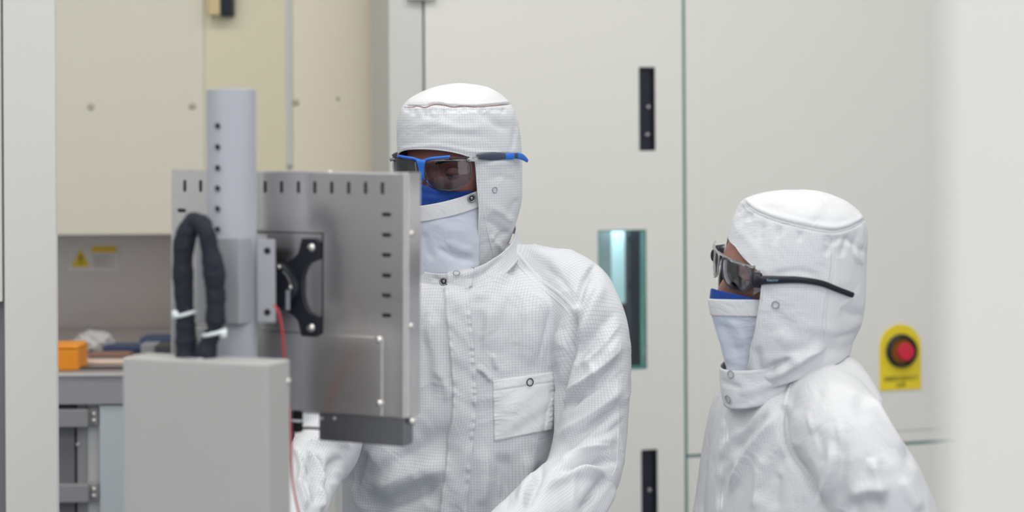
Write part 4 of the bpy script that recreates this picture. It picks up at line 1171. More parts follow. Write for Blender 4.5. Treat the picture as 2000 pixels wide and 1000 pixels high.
def body_mesh(name, H, dims, mat, parent_label, trunk_sh, trunk_ys, arms, legs, neck, hands, voxel=0.0045, nose=1.0):
    P3, F = head_verts(*dims, nose=nose)
    bm = bmesh.new()
    vs = [bm.verts.new(tuple(p)) for p in H.w(P3)]
    for f in F: bm.faces.new([vs[i] for i in f])
    # ears
    for s in (-1, 1):
        c = H.w(np.array([s * dims[0] * 1.0, -.004, -.008]))
        mt = Matrix.Translation(Vector(c)) @ Matrix(((H.r[0], H.f[0], H.u[0], 0), (H.r[1], H.f[1], H.u[1], 0), (H.r[2], H.f[2], H.u[2], 0), (0, 0, 0, 1))) @ Matrix.Diagonal((.008, .017, .030, 1))
        bmesh.ops.create_icosphere(bm, subdivisions=3, radius=1, matrix=mt)
    limb(bm, neck[0], neck[1])
    ring_solid(bm, trunk_sh, trunk_ys, grow=-.022)
    for p, r in arms + legs + hands: limb(bm, p, r, n=20)
    me, V, N = remesh(bm, voxel, 2, name)
    me.materials.append(mat); me.polygons.foreach_set('use_smooth', np.ones(len(me.polygons), dtype=bool))
    # eyelids: pull the skin around each eye over the eyeball
    o = bpy.data.objects.new(name, me); COL.objects.link(o)
    return o

def eyes(H, parent, skin, sep=.031, y=None, look=(0, 0), lid=12):
    for s in (-1, 1):
        c = np.array([s * sep, y, 0.0])
        cw = H.w(c)
        bm = bmesh.new(); bmesh.ops.create_uvsphere(bm, u_segments=28, v_segments=18, radius=.0118, matrix=Matrix.Translation(Vector(cw)))
        e = add_obj('eye', bm, M['eyewhite'], parent, smooth=True)
        g = H.f + H.r * look[0] + H.u * look[1]; g /= np.linalg.norm(g)
        bm = bmesh.new(); dome(bm, cw + g * .0105, g, .0056, .0020, n=24); add_obj('iris', bm, M['iris'], e, smooth=True)
        # lids: two shells of skin over the ball
        for nm, a0, a1 in (('upper_eyelid', lid, 100), ('lower_eyelid', -100, -22)):
            V = []; nu, nv = 22, 10
            for j in range(nv):
                for i in range(nu):
                    az = math.radians(-88 + 176 * i / (nu - 1)); edge = math.cos(az) ** .6
                    lim0 = math.radians(a0) * edge if nm == 'upper_eyelid' else math.radians(a1) * edge
                    lim1 = math.radians(a1 if nm == 'upper_eyelid' else a0)
                    el = lim0 + (lim1 - lim0) * j / (nv - 1)
                    rr = .0131 + (.0006 if j == 0 else 0)
                    V.append(c + rr * np.array([math.sin(az) * math.cos(el * .6), math.cos(az) * math.cos(el), math.sin(el)]))
            ob = np_obj(nm, H.w(np.array(V)), grid_faces(nv, nu), skin, e)
            so = ob.modifiers.new('t', 'SOLIDIFY'); so.thickness = .001; so.offset = 1
        # eyebrow
        V = []; n = 16
        for i in range(n):
            t = i / (n - 1); xx = s * (.014 + .036 * t); zz = .019 + .005 * math.sin(t * 2.4); wv = .0035 * (1 - .6 * t)
            V.append((xx, zz, wv))
    return

def brows(H, parent, bvh_body, dims):
    for s in (-1, 1):
        V = []; n = 18; m = 5
        for i in range(n):
            t = i / (n - 1); xx = s * (.013 + .036 * t); zz = .0165 + .0055 * math.sin(.3 + t * 2.4); wv = .0038 * (1 - .65 * t) * min(1, .5 + t * 4)
            for j in range(m):
                z2 = zz + (j / (m - 1) - .5) * 2 * wv
                o = H.w(np.array([xx, .16, z2])); l, nn, _, _ = bvh_body.ray_cast(Vector(o), Vector(-H.f))
                p = np.array(l) if l is not None else H.w(np.array([xx, dims[1], z2]))
                V.append(p + H.f * (.0012 if 0 < j < m - 1 else -.0005))
        np_obj('eyebrow', V, grid_faces(n, m), M['brow'], parent)

def finger_hand(wrist, direc, palm_n, side, s=1.0):
    """list of limbs (points, radii) for a relaxed hand with five fingers"""
    d = np.asarray(direc, float); d /= np.linalg.norm(d); n = np.asarray(palm_n, float); n -= d * (n @ d); n /= np.linalg.norm(n)
    t = np.cross(d, n) * side
    L = []
    for k, (off, ln) in enumerate(((-.031, .068), (-.010, .078), (.011, .072), (.030, .056))):
        b = wrist + d * (.085 * s) + t * off * s
        c1 = b + (d * .95 + n * .25) * ln * .45 * s; c2 = c1 + (d * .75 + n * .65) * ln * .33 * s; c3 = c2 + (d * .4 + n * .9) * ln * .25 * s
        L.append(([wrist + d * .02 + t * off * .6 * s, b, c1, c2, c3], [.012 * s, .0095 * s, .0085 * s, .0078 * s, .0068 * s]))
    L.append(([wrist + d * .02, wrist + d * .06], [.028 * s, .030 * s])); L.append(([wrist + d * .04 + t * .018, wrist + d * .078 + t * .02], [.018, .016])); L.append(([wrist + d * .04 - t * .018, wrist + d * .078 - t * .02], [.018, .016]))
    b = wrist + d * .03 - t * .028 * s
    L.append(([b, b + (d * .6 - t * .8 + n * .3) * .035 * s, b + (d * .95 - t * .75 + n * .6) * .055 * s, b + (d * 1.3 - t * .6 + n * .8) * .065 * s], [.014 * s, .0115 * s, .0095 * s, .008 * s]))
    return L

def onto(bvh, p, out, gap=.003):
    """lift a point outwards so that it rests on the garment"""
    out = out / np.linalg.norm(out)
    l, n, i, d = bvh.ray_cast(Vector(p + out * .08), Vector(-out))
    if l is None: return p
    l = np.array(l)
    return l + out * gap if (l - p) @ out > -gap else p
def veil_obj(name, C, H, rad, ytop, ybot, bulge, mat, parent, th=1.05, n=70, m=60, strokes=(), thick=.001):
    """cloth hanging over the lower face. rad(z)->(a,b); heights are metres relative to C"""
    T = np.linspace(-th, th, n); V = np.zeros((m, n, 3))
    for i, t in enumerate(T):
        zt, zb = ytop(t), ybot(t)
        for j in range(m):
            z = zt + (zb - zt) * j / (m - 1)
            a, b = rad(z)
            k = bulge(z)
            V[j, i] = C + H['r'] * (a * math.sin(t)) + H['f'] * (b * math.cos(t) + k * math.exp(-(t / .42) ** 2)) + AZ * z
    V = V.reshape(-1, 3); F = grid_faces(m, n); N = vnormals(V, F)
    if ((V - C) * N).sum() < 0: N = -N
    V = sculpt(V, N, strokes); V += N * (vnoise(V * 25, 9) * .0012)[:, None]
    uv = np.stack([np.tile(T * .09, m), V[:, 2]], 1)
    o = np_obj(name, V, F, mat, parent, uv=uv)
    so = o.modifiers.new('cloth', 'SOLIDIFY'); so.thickness = thick; so.offset = -1
    return o
def axes(yaw): return {'r': np.array([math.cos(yaw), -math.sin(yaw), 0.]), 'f': np.array([-math.sin(yaw), -math.cos(yaw), 0.])}

def collar_obj(name, C, yaw, a, b, h, tilt, flare, mat, parent, strokes=(), t0=-math.pi, t1=math.pi, seed=0):
    A = axes(yaw); n, m = 160, 16; T = np.linspace(t0, t1, n)
    V = np.zeros((m, n, 3)); UV = np.zeros((m, n, 2))
    for j in range(m):
        v = j / (m - 1)
        for i, t in enumerate(T):
            fl = flare * v * v
            hh = h * (1 - .25 * (1 - math.cos(t)) / 2)
            V[j, i] = C + A['r'] * (a + fl) * math.sin(t) + A['f'] * (b + fl) * math.cos(t) - AZ * (tilt * b * math.cos(t) + hh * v)
            UV[j, i] = (t * .095, v * h)
    V = V.reshape(-1, 3); F = grid_faces(m, n); N = vnormals(V, F)
    if ((V - C) * N).sum() < 0: N = -N
    V = sculpt(V, N, strokes); V += N * (vnoise(V * 40, seed) * .0014)[:, None]
    o = np_obj(name, V, F, mat, parent, uv=UV.reshape(-1, 2))
    so = o.modifiers.new('cloth', 'SOLIDIFY'); so.thickness = .0022; so.offset = -1
    return o

def lens_obj(name, H, s, pts, curve, mat, parent, off=0.0, n=26, thick=.0016):
    """lens with an outline pts (x,z) (person's left positive), wrapped on y=curve(x,z)"""
    pts = np.array(pts, float); pts[:, 0] *= s
    c = pts.mean(0); V = []; rings = 7; k = len(pts)
    for q in range(rings):
        f = 1 - q / rings
        for p in pts:
            u = c + (p - c) * f; V.append((u[0], curve(u[0], u[1]) + off, u[1]))
    V.append((c[0], curve(c[0], c[1]) + off, c[1]))
    F = [[q * k + i, q * k + (i + 1) % k, (q + 1) * k + (i + 1) % k, (q + 1) * k + i] for q in range(rings - 1) for i in range(k)]
    F += [[(rings - 1) * k + i, (rings - 1) * k + (i + 1) % k, rings * k] for i in range(k)]
    W_ = H.w(np.array(V))
    me = bpy.data.meshes.new(name); me.from_pydata([tuple(v) for v in W_], [], F); me.update()
    bm = bmesh.new(); bm.from_mesh(me); bmesh.ops.recalc_face_normals(bm, faces=bm.faces); bm.to_mesh(me); bm.free()
    me.materials.append(mat); me.polygons.foreach_set('use_smooth', np.ones(len(me.polygons), dtype=bool))
    o = bpy.data.objects.new(name, me); COL.objects.link(o); o.parent = parent
    if parent.type == 'EMPTY': o.matrix_parent_inverse = Matrix.Translation(-parent.location)
    so = o.modifiers.new('t', 'SOLIDIFY'); so.thickness = thick
    return o
def round_poly(pts, k=5):
    p = np.array(pts + [pts[0], pts[1], pts[2]], float); c = catmull(p, k); return c[k:k * (len(pts) + 1)]

def make_coverall(name, trunk, tys, limbs, boots, yawT, Y, strokes, parent, seed, voxel=.0048, smooth=14, nz=.0021, mats=None, amp=2.1):
    bm = bmesh.new()
    ring_solid(bm, trunk, tys)
    for p, r in limbs + boots: limb(bm, p, r, n=40)
    me, V, N = remesh(bm, voxel, smooth, name)
    V0 = V.copy()
    A = axes(yawT)
    cxs = trunk
    def score(c):
        x, y, d = proj(c); q = interp_rows(trunk.rows, np.clip(y, trunk.rows[0][0], trunk.rows[-1][0]))
        xc = (q[..., 0] + q[..., 1]) / 2; w = (q[..., 1] - q[..., 0]) / 2 / FPX * Y
        a = w / math.sqrt(trunk.r[0] ** 2 + (trunk.rho * trunk.f[0]) ** 2); b = a * trunk.rho
        cen = CAM + ((xc - 1000) / FPX * Y)[:, None] * cR + Y * cF - ((y - HOR) / FPX * Y)[:, None] * cU
        dl = c - cen; s = np.sqrt(((dl @ trunk.r) / a) ** 2 + ((dl @ trunk.f) / b) ** 2)
        return np.where(c[:, 2] < .80, 50, s) + np.where(y < trunk.rows[0][0] + 15, .3, 0)
    lim2 = [(catmull(p, 7), catmull(np.array(r, float)[:, None], 7)[:, 0]) for p, r in limbs]
    sleeve = coverall_uv(me, V0, lim2, (A['r'], A['f'], score))
    # soft random drape, then the folds of the pose
    dr = vnoise(V * np.array([9, 9, 4.5]) + seed, seed) * nz * 2.2 + vnoise(V * np.array([26, 26, 15]) + seed, seed + 1) * nz
    rid = 1 - np.abs(vnoise(V * np.array([17, 17, 11]) + 3 * seed, seed + 2)) * 2
    dr += np.clip(rid, 0, 1) ** 3 * nz * 1.1
    V = V + N * dr[:, None]
    V = sculpt(V, N, [(q[0], q[1] * amp) + tuple(q[2:]) for q in strokes])
    me.vertices.foreach_set('co', V.ravel()); me.update()
    for mm in (mats or [M['grid']]): me.materials.append(mm)
    if mats: me.polygons.foreach_set('material_index', sleeve.astype(np.int32))
    me.polygons.foreach_set('use_smooth', np.ones(len(me.polygons), dtype=bool))
    o = bpy.data.objects.new(name, me); COL.objects.link(o); o.parent = parent
    o.matrix_parent_inverse = Matrix.Translation(-parent.location)
    return o

# ---------------------------------------------------------------- the taller person
def man():
    Y = 3.0
    S = Y / FPX
    root = thing('person', 'taller person in white cleanroom coverall and hood with blue-framed glasses, standing behind the monitor', 'person', (P(880, 600, Y)[0], Y, 0))
    yh = math.radians(32); yb = math.radians(12)
    H = HeadFrame(P(900, 323, Y), math.radians(30), pitch=math.radians(8))
    dims = (.081, .094, .116)
    # trunk and sleeves
    rows = [(503, 850, 950), (512, 812, 985), (526, 765, 1030), (545, 722, 1068), (575, 682, 1098), (620, 660, 1110), (700, 655, 1108), (800, 658, 1096), (900, 664, 1088), (1000, 666, 1086), (1150, 655, 1100), (1300, 655, 1105), (1390, 670, 1085)]
    tr = Shell(rows, Y, yb, .66)
    tys = np.concatenate([np.linspace(503, 620, 16), np.linspace(640, 1390, 30)])
    armL = ([P(1000, 512, 3.0), P(1062, 540, 3.0), P(1115, 568, 2.975), P(1153, 640, 2.93), P(1158, 740, 2.91), P(1153, 850, 2.89), P(1128, 945, 2.84), P(1052, 1010, 2.75), P(975, 1065, 2.66), P(925, 1100, 2.60)],
            [.034, .049, .059, .060, .0595, .059, .059, .056, .047, .040])
    armR = ([P(790, 520, 3.0), P(735, 545, 3.0), P(690, 580, 2.97), P(655, 680, 2.95), P(645, 790, 2.93), P(642, 868, 2.89), P(612, 915, 2.80), P(585, 985, 2.70), P(560, 1060, 2.62)],
            [.034, .049, .058, .060, .056, .050, .046, .043, .038])
    X0 = P(880, 600, Y)[0]; A = axes(yb)
    hipc = np.array([X0, Y, 0.0])
    legs = []; boots = []; 
    for s in (-1, 1):
        b = hipc + A['r'] * s * .095
        legs.append(([b + AZ * .86, b + AZ * .62, b + AZ * .46 + A['f'] * .01, b + AZ * .25, b + AZ * .10], [.105, .100, .085, .080, .070]))
        boots.append(([b + AZ * .10, b + AZ * .055 + A['f'] * .04, b + AZ * .045 + A['f'] * .14], [.062, .052, .042]))
    st = [
        # viewer-right sleeve: boundary with the chest, then folds across the upper arm
        ([(1123, 600), (1112, 680), (1098, 735), (1083, 790), (1074, 845)], -9, 9, 7, .15),
        ([(1168, 512), (1140, 552), (1125, 606)], -6, 8, 5),
        ([(1180, 545), (1150, 610), (1126, 672)], 4, 14, 9),
        ([(1206, 600), (1160, 665), (1112, 712)], -5, 9, 16),
        ([(1216, 650), (1165, 720), (1100, 775)], 5, 16, 8),
        ([(1220, 700), (1150, 765), (1080, 810)], -6, 7, 14),
        ([(1222, 745), (1165, 800), (1085, 858)], 5.5, 14, 8),
        ([(1222, 790), (1150, 838), (1075, 900)], -6, 7, 15),
        ([(1217, 850), (1160, 870), (1072, 925)], 4, 12, 10),
        ([(1215, 905), (1150, 905), (1062, 945)], -8, 6, 10),
        ([(1190, 930), (1120, 925), (1050, 962)], 6, 10, 16),
        ([(1190, 930), (1165, 965), (1135, 1010)], -6, 6, 12),
        ([(1210, 950), (1190, 985), (1160, 1020)], 4, 10, 10),
        ([(1100, 640), (1085, 700), (1068, 720)], 3, 10, 10),
        ([(1140, 690), (1165, 745), (1150, 760)], 2.5, 6, 8),
        # chest: vertical drape lines, creases next to the placket
        ([(1060, 560), (1040, 640), (1030, 720)], 3, 24, 14), ([(1010, 560), (995, 640), (985, 730)], -2.5, 14, 14),
        ([(970, 560), (955, 620), (950, 690)], 2, 16, 10),
        ([(929, 713), (945, 728), (963, 746)], 3, 3.5, 4), ([(962, 690), (966, 708), (971, 722)], 2, 3, 4), ([(935, 722), (950, 742)], -2, 4, 4),
        ([(940, 600), (935, 650), (930, 700)], -2, 8, 12),
        ([(845, 600), (850, 700), (855, 760)], 3, 14, 18), ([(828, 640), (838, 720), (842, 800)], -3, 12, 10),
        # lower trunk: broad diagonal folds
        ([(720, 975), (790, 940), (880, 905)], 7, 26, 16), ([(700, 1000), (780, 975), (870, 945)], -6, 20, 24),
        ([(760, 905), (840, 870), (900, 840)], -5, 26, 30), ([(700, 905), (760, 890), (830, 850)], 3, 18, 18),
        ([(940, 870), (945, 940), (935, 1000)], 3, 14, 14), ([(985, 880), (990, 950), (980, 1000)], -4, 16, 14), ([(1030, 880), (1025, 940), (1015, 1000)], 4, 16, 10),
        ([(1060, 900), (1040, 960), (1025, 1000)], -7, 10, 8),
        ([(720, 880), (700, 915), (690, 960)], -4, 9, 12),
        # elbow of the viewer-left sleeve
        ([(595, 868), (640, 862), (690, 872)], 5, 4, 8), ([(600, 872), (625, 925), (641, 955)], 5, 4, 7), ([(592, 885), (608, 945), (610, 990)], -8, 6, 5), ([(618, 885), (633, 925), (640, 960)], -6, 5, 4), ([(600, 905), (606, 950), (604, 990)], 4, 4, 4), ([(650, 890), (655, 915), (645, 940)], -5, 14, 12), ([(580, 935), (590, 965), (596, 1000)], 5, 5, 5), ([(622, 950), (628, 975), (625, 1000)], 4, 5, 5),
        ([(575, 870), (590, 910), (585, 950)], 4, 5, 6), ([(660, 880), (650, 915), (640, 945)], -3, 12, 12),
        # crisp creases
        ([(1176, 520), (1158, 560), (1132, 610)], -1.6, 2.5, 3.5), ([(1214, 625), (1172, 680), (1118, 722)], 1.8, 5, 2.2), ([(1218, 668), (1190, 700), (1150, 735), (1096, 768)], 2.0, 6, 2.4),
        ([(1221, 722), (1190, 748), (1140, 778)], -1.6, 2.5, 4), ([(1148, 730), (1122, 765), (1082, 790)], 2.0, 5, 2.3), ([(1150, 728), (1140, 760), (1112, 800)], -1.6, 3, 4), ([(1205, 790), (1165, 812), (1130, 842)], 2.2, 6, 2.5),
        ([(1222, 815), (1190, 845), (1140, 860)], -1.6, 3, 5), ([(1200, 870), (1140, 880), (1085, 902)], 2.0, 5, 2.5), ([(1186, 930), (1175, 950), (1145, 985)], 2.4, 5, 2.3), ([(1068, 935), (1120, 920), (1185, 926)], 2.4, 3, 5),
        ([(1098, 620), (1088, 660), (1070, 700)], 1.4, 6, 2.5), ([(1075, 600), (1062, 660), (1050, 715)], -1.3, 3, 6), ([(1030, 590), (1022, 640), (1016, 700)], 1.2, 8, 4), ([(995, 575), (985, 620), (975, 660)], -1.1, 4, 6),
        ([(929, 713), (945, 728), (963, 747)], 1.6, 2.0, 2.6), ([(962, 690), (967, 706), (973, 722)], 1.3, 2, 2.6), ([(958, 600), (948, 650), (942, 690)], 1.1, 6, 3),
        ([(842, 585), (838, 640), (846, 700)], 1.2, 4, 8), ([(862, 600), (866, 660), (868, 720)], -1.4, 4, 3), ([(850, 720), (868, 750), (872, 790)], 1.8, 8, 4),
        ([(730, 958), (800, 925), (868, 900)], 1.6, 14, 5), ([(950, 880), (952, 930), (945, 990)], 1.3, 6, 3), ([(1000, 875), (1003, 930), (996, 990)], 1.3, 3, 6), ([(975, 870), (972, 930), (962, 1000)], -1.2, 4, 4),
        ([(930, 560), (965, 548), (1000, 520)], 1.3, 4, 6), ([(1020, 480), (1060, 500), (1105, 512)], 1.0, 5, 8), ([(1060, 520), (1095, 545), (1120, 580)], -1.1, 5, 5),
        # neck to shoulder
        ([(985, 500), (1000, 540), (990, 570)], -2, 10, 10), ([(1030, 485), (1075, 510), (1100, 540)], 2, 14, 10),
        ([(915, 590), (960, 560), (990, 520)], 2.5, 9, 12),
    ]
    cov = make_coverall('coverall', tr, tys, [armL, armR] + legs, boots, yb, Y, st, root, 5, voxel=.0034, smooth=26)
    bv = bvh_of(cov)
    # seams, placket, pocket
    ribbon('raglan_seam', bv, [(1003, 482), (1025, 512), (1055, 545), (1090, 572), (1115, 597), (1123, 618)], 7.5, .0011, M['plain'], cov, pucker=1.0, seed=3)
    ribbon('raglan_seam', bv, [(996, 497), (1018, 525), (1050, 557), (1082, 582), (1106, 605), (1117, 630)], 2.2, .0012, M['plain'], cov, pucker=.3, seed=5)
    ribbon('sleeve_seam', bv, [(1214, 660), (1206, 740), (1208, 820), (1205, 900), (1196, 930)], 2.6, .0010, M['plain'], cov, pucker=.4, seed=6)
    def pq(s, t):
        L = catmull(np.array([(868, 562), (874, 640), (882, 720), (884, 800), (872, 900), (858, 1010)], float), 6)
        R = catmull(np.array([(916, 556), (921, 640), (929, 720), (930, 800), (921, 900), (912, 1010)], float), 6)
        k = t * (len(L) - 1); i = min(int(k), len(L) - 2); f = k - i
        l = L[i] * (1 - f) + L[i + 1] * f; r = R[i] * (1 - f) + R[i + 1] * f
        return tuple(l * (1 - s) + r * s)
    rr = np.random.RandomState(2)
    ph = rr.uniform(0, 6.28, 8)
    def pf(S_, T_):
        e = np.exp(-((S_ - .9) / .1) ** 2) * (np.sin(T_ * 130 + ph[0] + 2 * np.sin(T_ * 37)) * .0013)
        e += np.exp(-((S_ - .07) / .09) ** 2) * (np.sin(T_ * 90 + ph[1] + 2 * np.sin(T_ * 23)) * .0010)
        e += .0010 * np.sin(T_ * 21 + 3 * S_) + .0008 * np.sin(T_ * 47 - 5 * S_) - .0008 * np.exp(-((S_ - .82) / .035) ** 2)
        return e
    patch('front_placket', bv, pq, 26, 150, .0052, M['grid'], cov, fn=pf)
    def kq(s, t):
        a = np.array((962, 743.)); b = np.array((1086, 725.)); c = np.array((1079, 838.)); d = np.array((965, 862.))
        return tuple((a * (1 - s) + b * s) * (1 - t) + (d * (1 - s) + c * s) * t)
    def kf(S_, T_):
        e = -.0010 * np.exp(-((T_ - .17) / .02) ** 2) + .0010 * (T_ < .16)
        e += .0035 * np.exp(-((S_ - .45) / .3) ** 2 - ((T_ - .5) / .25) ** 2)
        e += .0007 * np.sin(T_ * 60 + 3 * np.sin(T_ * 20)) * np.exp(-((S_ - .05) / .06) ** 2) + .0006 * np.sin(T_ * 70) * np.exp(-((S_ - .95) / .05) ** 2)
        e += .0014 * np.sin(S_ * 9 + T_ * 11) * np.sin(T_ * 8 - 2)
        return e
    patch('chest_pocket', bv, kq, 60, 60, .0022, M['plain2'], cov, fn=kf, flat_fix=.006)
    snap_ring('pocket_snap', bv, 1032, 746, .0058, .0008, M['snapdark'], cov, lift=.0050)
    ribbon('pocket_tab', bv, [(1029, 737), (1032, 735), (1036, 737)], 4, .004, M['seam'], cov)
    # collar
    Cc = P(900, 470, Y)
    cst = [([(905, 548), (945, 535), (985, 500)], -3, 5, 4), ([(880, 535), (920, 532), (960, 512)], 2, 5, 6), ([(840, 540), (870, 552), (885, 560)], -3, 4, 4)]
    co = collar_obj('collar', Cc, math.radians(18), .090, .104, .034, .44, .008, M['grid'], cov, cst)
    bc = bvh_of(co, cov)
    def fq(s, t):
        a = np.array((874, 530.)); b = np.array((925, 524.)); c = np.array((922, 560.)); d = np.array((873, 578.))
        return tuple((a * (1 - s) + b * s) * (1 - t) + (d * (1 - s) + c * s) * t)
    patch('collar_tab', bc, fq, 24, 20, .0045, M['grid'], cov)
    bc2 = bvh_of(co, cov)
    snap_ring('collar_snap', bc2, 846, 524, .0056, .0014, M['ringmetal'], cov, inner=M['ringmetal'], lift=.002)
    snap_ring('collar_snap', bc2, 867, 550, .0056, .0014, M['ringmetal'], cov, inner=M['ringmetal'], lift=.002)
    snap_ring('collar_ring', bc2, 893, 534, .0052, .0008, M['ringgrey'], cov, lift=.006, sy=.7)
    # hood
    hrows = [(163, 892, 904), (165, 874, 922), (170, 848, 948), (177, 828, 966), (186, 811, 980), (196, 797, 991), (206, 789, 999), (230, 779, 1010), (260, 775, 1016), (290, 776, 1019), (320, 779, 1020), (360, 782, 1020), (400, 786, 1018), (430, 790, 1011), (460, 797, 1001), (490, 800, 990), (520, 800, 982), (545, 800, 980)]
    hs = Shell(hrows, Y, yh, 1.16)
    brow = lambda th: 289 + 15 * (np.abs(th) / .80) ** 2.4
    ek = np.array([(280, .88), (370, .915), (430, .965), (500, 1.05), (560, 1.1)])
    edge = lambda y: np.interp(y, ek[:, 0], ek[:, 1])
    hst = [([(792, 208), (850, 204), (900, 208), (998, 204)], -2.5, 3, 3, .02)]
    r2 = np.random.RandomState(11)
    for k in range(15):
        x = 798 + k * 13.5 + r2.uniform(-3, 3); L = r2.uniform(12, 30) if x < 885 else r2.uniform(8, 18)
        hst.append(([(x, 208), (x + r2.uniform(-5, 6), 208 + L)], -r2.uniform(1.6, 3.2), 4, 5, .4))
    hst += [([(930, 215), (970, 245), (1005, 250)], -2.5, 10, 7), ([(800, 250), (850, 240), (900, 252), (960, 246)], 1.8, 8, 8), ([(820, 268), (880, 262), (960, 270)], -1.5, 7, 7),
            ([(995, 205), (1010, 240), (1016, 280)], 2, 5, 6), ([(1003, 215), (1006, 260), (1000, 300)], -2, 4, 5),
            # brow hem, side hem and jaw folds
            ([(778, 292), (850, 284), (925, 296), (1005, 300)], 1.6, 4, 5, .05), ([(925, 306), (970, 303), (1008, 300)], -4, 4, 5),
            ([(943, 325), (975, 318), (1005, 322)], 2.5, 8, 8), ([(945, 350), (980, 345), (1012, 360)], -1.5, 8, 8),
            ([(950, 400), (985, 420), (1008, 440)], 3, 9, 7), ([(945, 425), (980, 450), (1000, 465)], -3.5, 8, 8), ([(950, 455), (975, 480), (985, 500)], 3, 6, 6), ([(1015, 385), (1000, 405), (990, 430)], -3, 7, 7),
            ([(960, 480), (975, 462), (1000, 448)], -3, 5, 6)]
    hd = hood('hood', hs, 163, 545, (brow, edge), hst, root, [M['grid'], M['plain']], plain_fn=lambda x, y, th: y < 206, noise=.0013)  # crown left without grid to imitate its overexposed top
    bh = bvh_of(hd)
    ribbon('crown_seam', bh, [(789, 209), (805, 210), (815, 207), (830, 210), (850, 204), (870, 206), (885, 209), (905, 207), (930, 209), (960, 207), (985, 204), (999, 203)], 2.4, .0008, M['seam'], hd, pucker=.5, seed=8)
    ribbon('crown_welt', bh, [(789, 204), (830, 204), (850, 199), (885, 203), (930, 204), (985, 199), (998, 199)], 6, .0012, M['plain'], hd, pucker=.3, seed=9)
    ribbon('face_hem', bh, [(943, 372), (948, 430), (958, 475), (966, 505)], 3.5, .0012, M['plain'], hd, pucker=.2, seed=2)
    snap_ring('hood_snap_ring', bh, 966, 371, .0046, .0006, M['ringgrey'], hd, lift=.001)
    # veil and blue mask
    A = axes(yh); C = P(896, 340, Y)
    pt = lambda y: -(y - 340) * S
    rad = lambda z: tuple(np.array([np.interp(-z, [0, .05, .10, .14, .2], [.084, .084, .082, .081, .080]), np.interp(-z, [0, .05, .10, .14, .2], [.100, .100, .098, .096, .094])]))
    bul = lambda z: float(np.interp(-z, [.0, .03, .05, .08, .12, .2], [.018, .020, .017, .014, .008, .002]))
    # outer veil
    vst = [([(840, 430), (880, 450), (925, 440)], 3, 14, 16), ([(850, 480), (890, 505), (930, 508)], -4, 8, 6), ([(825, 450), (835, 490), (850, 510)], -3, 9, 9), ([(870, 470), (900, 486), (930, 490)], 2.5, 9, 8)]
    ve = veil_obj('face_veil', C, A, rad, lambda t: pt(398 - 22 * (abs(t) / .86) ** 1.5), lambda t: pt(534), bul, M['veil'], root, strokes=vst)
    bvv = bvh_of(ve)
    vb = veil_obj('veil_band', C, A, lambda z: tuple(np.array(rad(z)) + .0018), lambda t: pt(397 - 22 * (abs(t) / .86) ** 1.5), lambda t: pt(427 - 20 * (abs(t) / .86) ** 1.5), bul, M['plain'], ve, m=14, thick=.0012)
    snap_ring('veil_snap', bvh_of(vb), 920, 387, .0055, .0013, M['ringmetal'], ve, inner=M['ringmetal'], lift=.003)
    rad2 = lambda z: tuple(np.array(rad(z)) - .004)
    veil_obj('blue_face_mask', C, A, rad2, lambda t: pt(370 - 15 * math.exp(-(t / .28) ** 2)), lambda t: pt(425), bul, M['bluemask'], root, th=.98, m=24,
             strokes=[([(820, 372), (850, 380), (885, 378)], -2, 3, 4), ([(820, 385), (860, 388)], 1.6, 4, 4)])
    # body
    hl = P(925, 1100, 2.60); dl = P(925, 1100, 2.60) - P(975, 1065, 2.66)
    hr = P(560, 1060, 2.62); drr = P(560, 1060, 2.62) - P(585, 985, 2.70)
    hands = finger_hand(hl - .02 * dl, dl, -AZ * .8, 1) + finger_hand(hr - .02 * drr, drr, -AZ * .6 - AY * .3, -1)
    sk = lambda L, d: (L[0], [max(.02, r - d) for r in L[1]])
    body = body_mesh('body', H, dims, M['skin_d'], None, tr, tys[::3], [sk(armL, .028), sk(armR, .026)], [sk(l, .028) for l in legs], ([H.w(np.array([0, -.02, -.07])), P(897, 480, Y + .01), P(895, 560, Y)], [.052, .055, .06]), hands)
    body.parent = root; body.matrix_parent_inverse = Matrix.Translation(-root.location)
    bb = bvh_of(body)
    eyes(H, root, M['skin_d'], y=dims[1] - .022, look=(-.1, -.5), lid=-8); brows(H, root, bb, dims)
    # glasses
    cur = lambda x, z: .113 - 5.0 * x * x - .12 * max(0, -z)
    bar = lambda xs, z, dy=0.0: [H.w(np.array([x, cur(x, z) + dy, z if np.isscalar(z) else z])) for x in xs]
    bm = bmesh.new(); xs = np.linspace(-.052, .046, 30)
    zf = lambda x: .0255 + .0035 * (1 - math.exp(-(x / .012) ** 2)) + .002 * (abs(x) / .05)
    tube(bm, [H.w(np.array([x, cur(x, .02) + .0008, zf(x)])) for x in xs], .0023, n=10, flat=None)
    g = add_obj('safety_glasses', bm, M['g_blue'], root, smooth=True)
    g['label'] = 'blue brow bar of clear safety glasses'
    # T bridge
    V = []; prof = [(.0085, .0275), (.0065, .022), (.0042, .014), (.0036, .004), (.0035, -.004)]
    for j, (hw_, z) in enumerate(prof):
        for i in range(9):
            x = -hw_ + 2 * hw_ * i / 8; V.append((x, cur(x, z) + .003 - abs(x) * .15, z))
    o = np_obj('nose_bridge', H.w(np.array(V)), grid_faces(5, 9), M['g_blue'], g); o.modifiers.new('t', 'SOLIDIFY').thickness = .003
